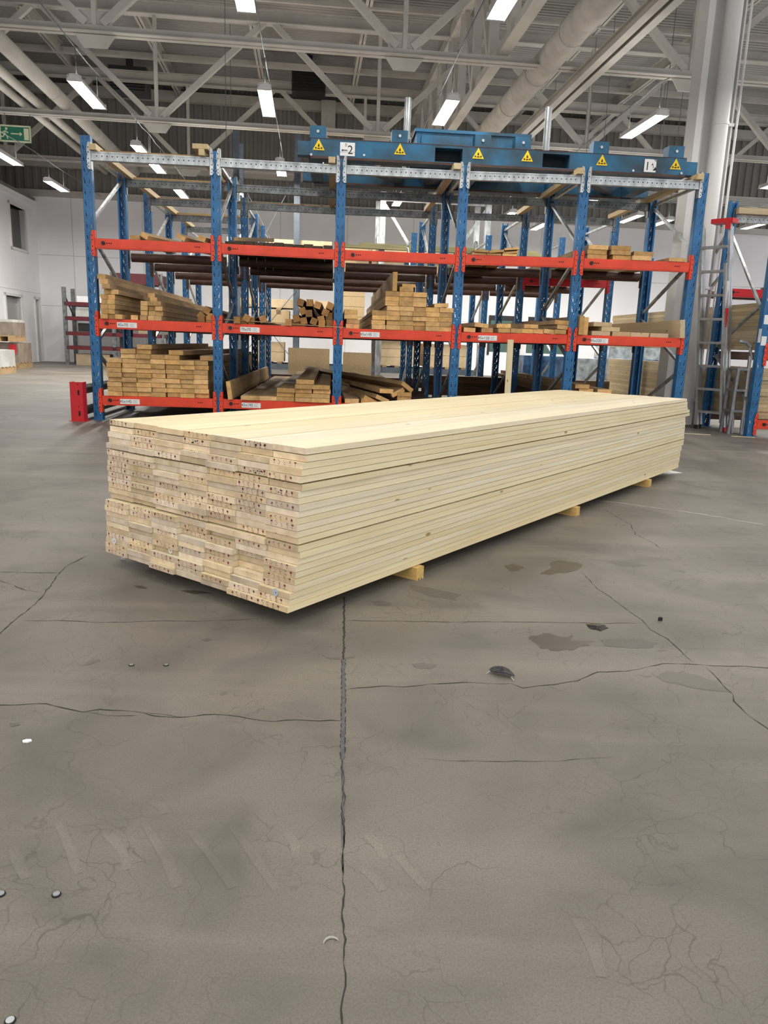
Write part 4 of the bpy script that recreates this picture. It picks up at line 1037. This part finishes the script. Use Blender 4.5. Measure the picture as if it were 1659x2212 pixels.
# ------------------------------------------------------------------ next rack on the right, its packs and the ladders
rp = at_z(1620, 943, 0)
r2 = thing('pallet_rack', 'blue pallet rack standing beyond the white column with orange-red low beam', 'rack', rp, RA)
post(r2, 0, 0, 2.72, False); post(r2, 0, 1.05, 2.72, True); post(r2, 0, 2.3, 2.6, False); post(r2, 0, 3.4, 2.3, True); post(r2, 1.25, 0, 2.72, False); post(r2, 1.25, 1.05, 2.72, True)
for (za, zb_) in ((1.35, 2.35), (1.5, 1.0), (.35, .9)): MB().bar((0, PD, za), (0, 1.05, zb_), .03, .028).build('diagonal_brace', MT['galv'], r2)
MB().bar((0, 1.1, 2.4), (0, 2.3, 1.3), .03, .028).build('diagonal_brace', MT['galv'], r2)
MB().bar((0, 1.1, 1.9), (0, 2.3, 1.2), .03, .028).build('diagonal_brace', MT['galv'], r2)
for z in (.14, .92, 1.62): beam(r2, 0, BW_, -.012, z, z, MT['red'], 'red', ('45x95', (.2, .052), .19) if z < .2 else None)
beam(r2, 0, BW_, 1.05+PD-.038, 1.66, 1.66, MT['crimson'], 'red'); beam(r2, 0, BW_, 1.05+PD-.038, .9, .9, MT['brown'], 'plain'); beam(r2, 0, BW_, 1.05+PD-.038, .14, .14, MT['brown'], 'plain')
beam(r2, 0, BW_, 2.3, 1.72, 1.72, MT['brown'], 'tube'); beam(r2, 0, BW_, 1.05+PD-.038, 2.52, 2.52, MT['galv'], 'galv')
MB().bar((-.055, .0, 1.05), (-.055, .0, 1.2), .004, .05).build('post_label', MT['paper'], r2)
for i, z in enumerate((1.02, 1.25)):
    MB().box((-.03, -.004, z), (.03, -.001, z+.10)).build('post_label', MT['paper'], r2)
def lr(s, t, z): return Vector(rp)+ur*s+vr*t+Vector((0, 0, z))
for k in range(12):
    tag(put('packed_board', board_mesh(4.9, .2, .043, 'lgt'), None, lr(.19, .12+rnd.uniform(-.03, .03), .97+k*.0445+.0215), (0, 0, RA+PI/2)), f'pale packed board, {ORD[k]} layer up, on the middle shelf beyond the ladders', 'board', 'packed boards on the middle shelf beyond the ladders')
for k in range(13):
    tag(put('packed_board', board_mesh(4.9, .2, .043, 'lgt'), None, lr(.19, .12+rnd.uniform(-.03, .03), .192+k*.0445+.0215), (0, 0, RA+PI/2)), f'pale packed board, {ORD[k]} layer up, on the bottom shelf beyond the ladders', 'board', 'packed boards on the bottom shelf beyond the ladders')
tag(put('batten', board_mesh(2.6, .07, .07, 'lgt'), None, lr(.02, 1.0, 2.562+.035), (0, 0, RA+.02)), 'pale batten lying along the top beam of the rack beyond the white column', 'batten')
def stepladder():
    b = at_z(1562, 932, 0); t = thing('stepladder', 'tall aluminium stepladder with a red top cap leaning beside the white column', 'ladder', b, -.80)
    W_ = .33; top = 2.40; lean = -.24
    for nm, x, y0, y1, zt in (('front_stile', 0, 0, .01, top), ('front_stile', -W_, 0, .01, top), ('rear_stile', 0, .10, .06, top-.03), ('rear_stile', -W_, .10, .06, top-.03)):
        MB().bar((x, y0, .02), (x+lean, y1, zt), .030, .05, up=(0, 1, 0)).build(nm, MT['alu'], t)
        MB().box((x-.022, y0-.028, 0), (x+.022, y0+.028, .05)).build('foot', MT['crimson' if x == 0 else 'black'], t)
    MB().bar((-.02, -.05, .1), (-.02+lean*.8, -.045, 1.95), .028, .045, up=(0, 1, 0)).build('side_stile', MT['alu'], t)
    for k in range(8):
        z = .20+k*.275; f = z/top
        MB().box((-W_+.016+lean*f, -.03, z), (-.016+lean*f, .05, z+.028)).build('tread', MT['alu'], t)
    mb = MB(); mb.box((-W_*.5+lean-.04, -.05, top), (lean+.05, .10, top+.05)); mb.box((lean-.03, -.055, top-.07), (lean+.03, -.035, top)); mb.build('top_cap', MT['crimson'], t)
    f = 1.33/top; MB().box((lean*f-.017, -.0305, 1.22), (lean*f+.017, -.026, 1.44)).build('red_sticker', MT['crimson'], t)
    f = 1.62/top; MB().box((lean*f-.014, -.0305, 1.50), (lean*f+.014, -.026, 1.75)).build('white_sticker', MT['paper'], t)
stepladder()
def stepstool():
    b = at_z(1592, 938, 0); t = thing('step_platform', 'small aluminium step platform with a looped handrail beside the tall stepladder', 'steps', b, RA)
    smooth(MB().tube([(.05, 0, 0), (.04, .02, .9), (.03, .02, 1.0), (-.02, .03, 1.05), (-.10, .04, 1.06)], .022, 12).build('handrail', MT['alu'], t))
    smooth(MB().tube([(.0, .12, 0), (-.02, .14, .62), (.0, .15, .72), (.03, .15, .76)], .018, 12).build('leg', MT['alu'], t))
    for x, y in ((-.10, .02), (-.09, .22)): MB().bar((x, y, 0), (x+.02, y, .76), .03, .03).build('leg', MT['alu'], t)
    for z in (.28, .52, .76): MB().box((-.10, .0, z-.025), (.05, .2, z)).build('tread', MT['alu'], t)
stepstool()

# ------------------------------------------------------------------ background: shelf, pallets, signs, heaters
def pallet_load(nm, label, cat, loc, rz, sx, sy, layers, group=None, straps=False):
    """a wooden pallet and the goods on it; the pallet is a thing of its own"""
    x, y = loc[0], loc[1]; z = loc[2] if len(loc) > 2 else 0
    mb = MB()
    for k in range(3): 
        c_ = -sx/2+.07+(sx-.14)*k/2; mb.box((c_-.06, -sy/2, .022), (c_+.06, sy/2, .115))
    for k in range(5):
        c_ = -sy/2+.06+(sy-.12)*k/4; mb.box((-sx/2, c_-.05, .115), (sx/2, c_+.05, .137))
    for k in range(3):
        c_ = -sx/2+.07+(sx-.14)*k/2; mb.box((c_-.06, -sy/2, 0), (c_+.06, sy/2, .022))
    tag(mb.build('pallet', MT['tan'], None, (x, y, z), (0, 0, rz)), 'wooden pallet under '+label, 'pallet', 'pallets')
    t = thing(nm, label, cat, (x, y, z+.138), rz, group)
    zz = 0
    for (h, m) in layers:
        MB().box((-sx/2+.01, -sy/2+.01, zz), (sx/2-.01, sy/2-.01, zz+h)).build('goods_layer', m, t); zz += h+.002
    if straps:
        for f in (-.3, .3): MB().box((sx*f-.008, -sy/2+.006, 0), (sx*f+.008, -sy/2+.0095, zz)).build('strap', MT['ink'], t)
    return t
def far(px, py): p = at_z(px, py, 0); return (p.x, p.y)
pallet_load('wrapped_pack', 'pale strapped pack in front of the office wall packs', 'pack', far(-14, 806), BA, .6, .9, [(.34, MT['greyc'])], straps=True)
pallet_load('wrapped_pack', 'brown wrapped pack with a red tag by the office wall', 'pack', far(24, 794), BA, .72, .9, [(.45, MT['brownc'])])
p = far(24, 794)
tag(MB().box((0, 0, 0), (.16, .004, .22)).build('red_tag', MT['crimson'], None, (p[0]+.22, p[1]-.475, .34), (0, 0, BA)), 'red tag hanging on the brown wrapped pack by the office wall', 'tag')
pallet_load('wrapped_pack', 'upper brown pack on top of the packs by the office wall', 'pack', (*far(14, 795), .62), BA, .72, .8, [(.30, MT['brownc']), (.06, MT['greyc'])])
def shelf_unit():
    u0_, z_ = bv(146, 780, VW-2.15); u1_ = bv(352, 780, VW-2.15)[0]
    t = thing('storage_shelf', 'grey steel shelf with dark red shelves against the back wall behind the end bay', 'shelf', bw(u0_, VW-2.15, 0), BA)
    L = u1_-u0_
    for x in (0, L*.5, L):
        for y in (0, .8): MB().box((x-.05, y-.03, 0), (x+.05, y+.03, 2.06 if x == 0 else 2.5)).build('upright', MT['dgalv'], t)
        MB().bar((x, 0, 1.9), (x, .8, 1.3), .03, .03).build('side_brace', MT['dgalv'], t)
    for z in (.42, .80, 1.20, 1.58, 2.2):
        if z > 2: MB().box((L*.5, -.03, z), (L, .8, z+.28)).build('shelf_panel', MT['maroon'], t)
        else: MB().box((0, -.03, z), (L, .8, z+.10)).build('shelf_panel', MT['maroon'], t)
    items = [(.3, .905, .5, .22, 'black', 'dark box on the second shelf'), (.95, .905, .5, .20, 'black', 'second dark box on the second shelf'), (.25, 1.305, .9, .18, 'greyc', 'flat grey pack on the third shelf'), (.3, 1.685, 1.2, .16, 'paper', 'white flat pack on the top shelf'),
             (1.5, 1.305, .6, .22, 'card', 'cardboard box on the third shelf'), (1.9, .905, .7, .25, 'card', 'cardboard box on the second shelf'), (.2, .0, .9, .30, 'card', 'cardboard box on the floor under the shelf'), (1.4, .0, .9, .36, 'card', 'second cardboard box on the floor under the shelf'), (1.9, 1.685, .6, .3, 'card', 'cardboard box on the top shelf')]
    for x, z, w_, h, m, lb in items:
        b = MB(); b.box((0, .1, 0), (w_, .65, h)); b.box((0, .1, h), (w_, .65, h+.006), 1)
        tag(b.build('stored_box', [MT[m], MT['card'] if m != 'black' else MT['black']], None, bw(u0_+x, VW-2.15, z+.001), rzb), lb+' of the grey steel shelf', 'box', 'goods on the grey steel shelf')
    for i in range(4):
        tag(put('loose_board', board_mesh(1.9, .15, .025, 'lgt'), None, bw(u0_+.85, VW-1.95+.15*i, 1.70+.16+.02*i), (0, -.03*(i+1), BA)), f'rough pale board sticking out on top of the grey shelf, {ORD[i]} from the front', 'board', 'rough boards on the grey shelf')
shelf_unit()
def exit_sign():
    v = TV[2]-.2; (u, z) = bv(33, 289, v); k = v/1622.1
    t = thing('exit_sign', 'green emergency exit sign with running figure and arrow hanging by the ceiling pipes', 'sign', bw(u, v, z), BA)
    w_, h = 29*k, 15*k
    MB().box((-w_, 0, -h), (w_, .03, h)).build('sign_panel', MT['green'], t)
    f = MB()
    for lo, hi in (((-w_, -h), (w_, -h+.03)), ((-w_, h-.03), (w_, h)), ((-w_, -h), (-w_+.03, h)), ((w_-.03, -h), (w_, h)), ((w_*.55, -h+.05), (w_*.86, h-.05))):
        f.box((lo[0], -.003, lo[1]), (hi[0], 0, hi[1]))
    f.box((-w_*.28, -.003, -.010), (w_*.35, 0, .010)); f.prism([(w_*.28, -.04), (w_*.45, 0), (w_*.28, .04)], -.003, 0)
    f.disc((-w_*.55, -.003, h*.55), .025, 'y', .003, 10)
    for a, b in (((-.62, .35), (-.66, -.05)), ((-.66, -.05), (-.52, -.3)), ((-.52, -.3), (-.50, -.65)), ((-.66, -.05), (-.78, -.4)), ((-.78, -.4), (-.9, -.4)), ((-.62, .3), (-.45, .05)), ((-.62, .3), (-.8, .1))):
        f.bar((a[0]*w_, -.002, a[1]*h), (b[0]*w_, -.002, b[1]*h), .003, .022, up=(0, 0, 1) if abs(a[0]-b[0]) > .05 else (1, 0, 0))
    f.build('pictogram', MT['cream'], t)
    for s in (-1, 1): MB().tube([(s*w_*.8, .015, h), (s*w_*.8, .2, ZC-z)], .006, 6).build('hanger', MT['dgalv'], t)
exit_sign()
def heater(px, py, v, m, label, fanw):
    u, z = bv(px, py, v)
    t = thing('unit_heater', label, 'heater', bw(u, v, z), BA)
    MB().box((-fanw/2, -.3, -.30), (fanw/2, .3, .30)).build('heater_body', m, t)
    g_ = MB()
    for k in range(6): g_.box((-fanw/2+.04, -.34, -.27+.07*k), (fanw/2-.04, -.30, -.25+.07*k))
    g_.build('louvre_grille', MT['black'], t)
    smooth(MB().tube([(0, 0, .30), (0, 0, .62)], .09, 14).build('flue', m, t))
    for s in (-1, 1): MB().tube([(s*fanw*.4, 0, .3), (s*fanw*.4, 0, ZT-z)], .012, 6).build('hanger', MT['dgalv'], t)
heater(281, 178, VW-1.6, MT['greyp'], 'grey unit heater hanging under the roof over the end bay', .95)
heater(667, 178, VW-2.6, MT['black'], 'black open-front unit heater hanging under the roof over the second bay', .85)
u, z = bv(709, 250, VW-.2)
tag(MB().box((-.2, -.2, -.4), (.2, 0, .35)).build('meter_box', MT['steelw'], None, bw(u, VW-.22, z), rzb), 'cream electrical box high on the back wall cladding', 'electrical box')

# tall grey rack behind with panel packs
def tall_rack():
    v = 16.6
    t = thing('tall_rack', 'tall slate-grey rack with cross cables behind the blue racks, loaded with panel packs', 'rack', (0, 0, 0), BA)
    us = [bv(512, 600, v)[0], bv(640, 600, v)[0], bv(822, 600, v)[0], bv(1046, 600, v)[0]]
    for i, u in enumerate(us):
        tp = 4.95 if i < 2 else 3.95
        for dv in (0, 1.1): MB().box((u-.06, v+dv-.05, 0), (u+.06, v+dv+.05, tp)).build('upright', MT['slate'] if i < 2 else MT['galv'], t)
        MB().bar((u, v+.05, 2.2), (u, v+1.05, 3.2), .05, .05).build('diagonal_brace', MT['galv'], t)
    for z in (.38, 1.18, 2.30):
        for a, b in zip(us, us[1:]):
            for dv in (-.02, 1.08): MB().box((a+.06, v+dv, z-.12), (b-.06, v+dv+.04, z)).build('beam', MT['slate'], t)
    MB().box((us[2], v-.03, 3.78), (us[3], v+.03, 3.86)).build('beam', MT['galv'], t)
    MB().bar((us[2]+.05, v, 3.7), (us[2]+.95, v, 2.4), .06, .06).build('diagonal_brace', MT['galv'], t); MB().bar((us[3]-.05, v, 3.7), (us[3]-.95, v, 2.4), .06, .06).build('diagonal_brace', MT['galv'], t)
    for z0, z1 in ((.4, 1.9), (1.9, 4.2)):
        for a, b in ((us[0], us[1]), (us[1], us[0])): MB().tube([(a, v-.055, z0), (b, v-.055, z1)], .008, 6).build('bracing_cable', MT['slate'], t)
    packs = [(490, 716, 2.42, .52, 'upper', 'chipw'), (745, 795, 2.32, .55, 'upper', 'chip'), (803, 905, 2.32, .60, 'upper', 'chipw'), (915, 1035, 2.32, .5, 'upper', 'chipw'),
             (490, 712, 1.55, .18, 'middle', 'chipw'), (549, 625, 1.21, .30, 'middle', 'chip'), (735, 790, 1.21, .85, 'middle', 'chip'), (826, 920, 1.21, .5, 'middle', 'chipw'),
             (548, 614, .42, .42, 'bottom', 'chipw'), (626, 705, .42, .30, 'bottom', 'chip'), (826, 905, .42, .55, 'bottom', 'chipw'), (926, 1030, .42, .5, 'bottom', 'chipw')]
    cnt = {}
    for x0_, x1_, z, h, lv, m in packs:
        cnt[lv] = cnt.get(lv, 0)+1
        a = bv(x0_, 600, v)[0]; b = bv(x1_, 600, v)[0]
        tt = thing('panel_pack', f'tan panel pack on the {lv} level of the tall grey rack, {ORD[cnt[lv]-1]} along', 'panel pack', bw(a, v+.1, z), BA, 'panel packs on the tall grey rack')
        n = max(1, round(h/.20))
        for k in range(n): MB().box((0, 0, k*h/n), (b-a, .95, (k+1)*h/n-.006)).build('panel_bundle', MT[m], tt)
        zl = 2.30 if z > 2 else 1.18 if z > 1 else .38
        for q in (.15, .5, .85): MB().box(((b-a)*q-.05, 0, max(zl-z, -.14)), ((b-a)*q+.05, .95, -.001)).build('bearer_block', MT['tan'], tt)
tall_rack()
for x_, w_, h_, lb in ((741, .56, .70, 'rough chipboard sheet leaning behind the middle bay'), (622, .80, .75, 'rough chipboard sheet leaning behind the dark-deck bay')):
    o = MB().box((0, 0, .02), (w_, .03, h_)).build('chipboard_sheet', MT['chip'], None, bw(bv(x_, 780, 14.9)[0], 14.9, .0), (-.12, 0, BA)); tag(o, lb, 'sheet')
o = MB().box((0, 0, 0), (4.4, .13, .06)).box((.3, .02, .06), (4.1, .12, .11)).build('treated_timber', MT['greenwood'], None, bw(bv(745, 510, 16.45)[0], 16.38, 2.80), (0, .0, BA)); tag(o, 'long green-brown treated timbers laid high across the tall grey rack', 'timber')
# pile of boards lying sideways behind the fourth bay
for k in range(6):
    tag(put('board', board_mesh(3.0, .2, .05, 'brn'), None, rw(BW_*3+.25, 4.25, .10+k*.052+.025), (0, 0, RA)), f'brown board lying sideways at floor level behind the fourth bay, {ORD[k]} layer up', 'board', 'boards lying sideways behind the fourth bay')
for k in range(3):
    tag(MB().box((-.05, -.12, 0), (.05, .12, .098)).build('bearer', MT['tan'], None, rw(BW_*3+.4+k*1.3, 4.25, 0), (0, 0, RA)), f'wooden bearer under the sideways boards behind the fourth bay, {ORD[k]} along', 'bearer', 'bearers under the sideways boards')
# film-wrapped pallets and roll
for i, (x, y, wz, h, m, lb) in enumerate(((1165, 838, 1.0, .62, 'filmb', 'blue goods in clear film behind the propped-plank bay'), (1265, 838, 1.0, .60, 'film', 'low clear film-wrapped goods behind the propped plank'), (1345, 838, 1.0, .62, 'filmb', 'blue goods in clear film behind the column end bay'),
                                       (1350, 800, 1.2, 1.15, 'film', 'tall clear film-wrapped stack behind the column end bay'))):
    q = bv(x, y, 14.9+1.9*(i == 3)); p = bw(q[0], 14.9+1.9*(i == 3), 0)
    pallet_load('wrapped_pallet', lb, 'wrapped goods', (p.x, p.y), BA, wz, .9, [(h, MT[m])], 'film-wrapped pallets behind the blue racks')
q = bv(1133, 700, 16.2); mb = MB(); mb.tube([(0, 0, 0), (0, 0, 1.55)], .07, 16)
tag(smooth(mb.build('film_roll', MT['paper'], None, bw(q[0], 16.2, 0))), 'white upright roll of film standing behind the fourth bay', 'roll')
a, b = bv(1085, 690, VW)[0], bv(1240, 690, VW)[0]
for nm, x0_, x1_ in (('window_3', 1060, 1108), ('window_4', 1132, 1245)):
    a, b = bv(x0_, 690, VW)[0], bv(x1_, 690, VW)[0]
    o = structure(nm, MB().box((a, VW-.02, .75), (b, VW-.005, 1.72)), MT['glassg'], rot=rzb)
    MB().box((a-.06, VW-.05, 1.72), (b+.06, VW, 1.86)).box((a-.06, VW-.05, .65), (a, VW, 1.72)).box((b, VW-.05, .65), (b+.06, VW, 1.72)).build('window_frame', MT['black'], o)
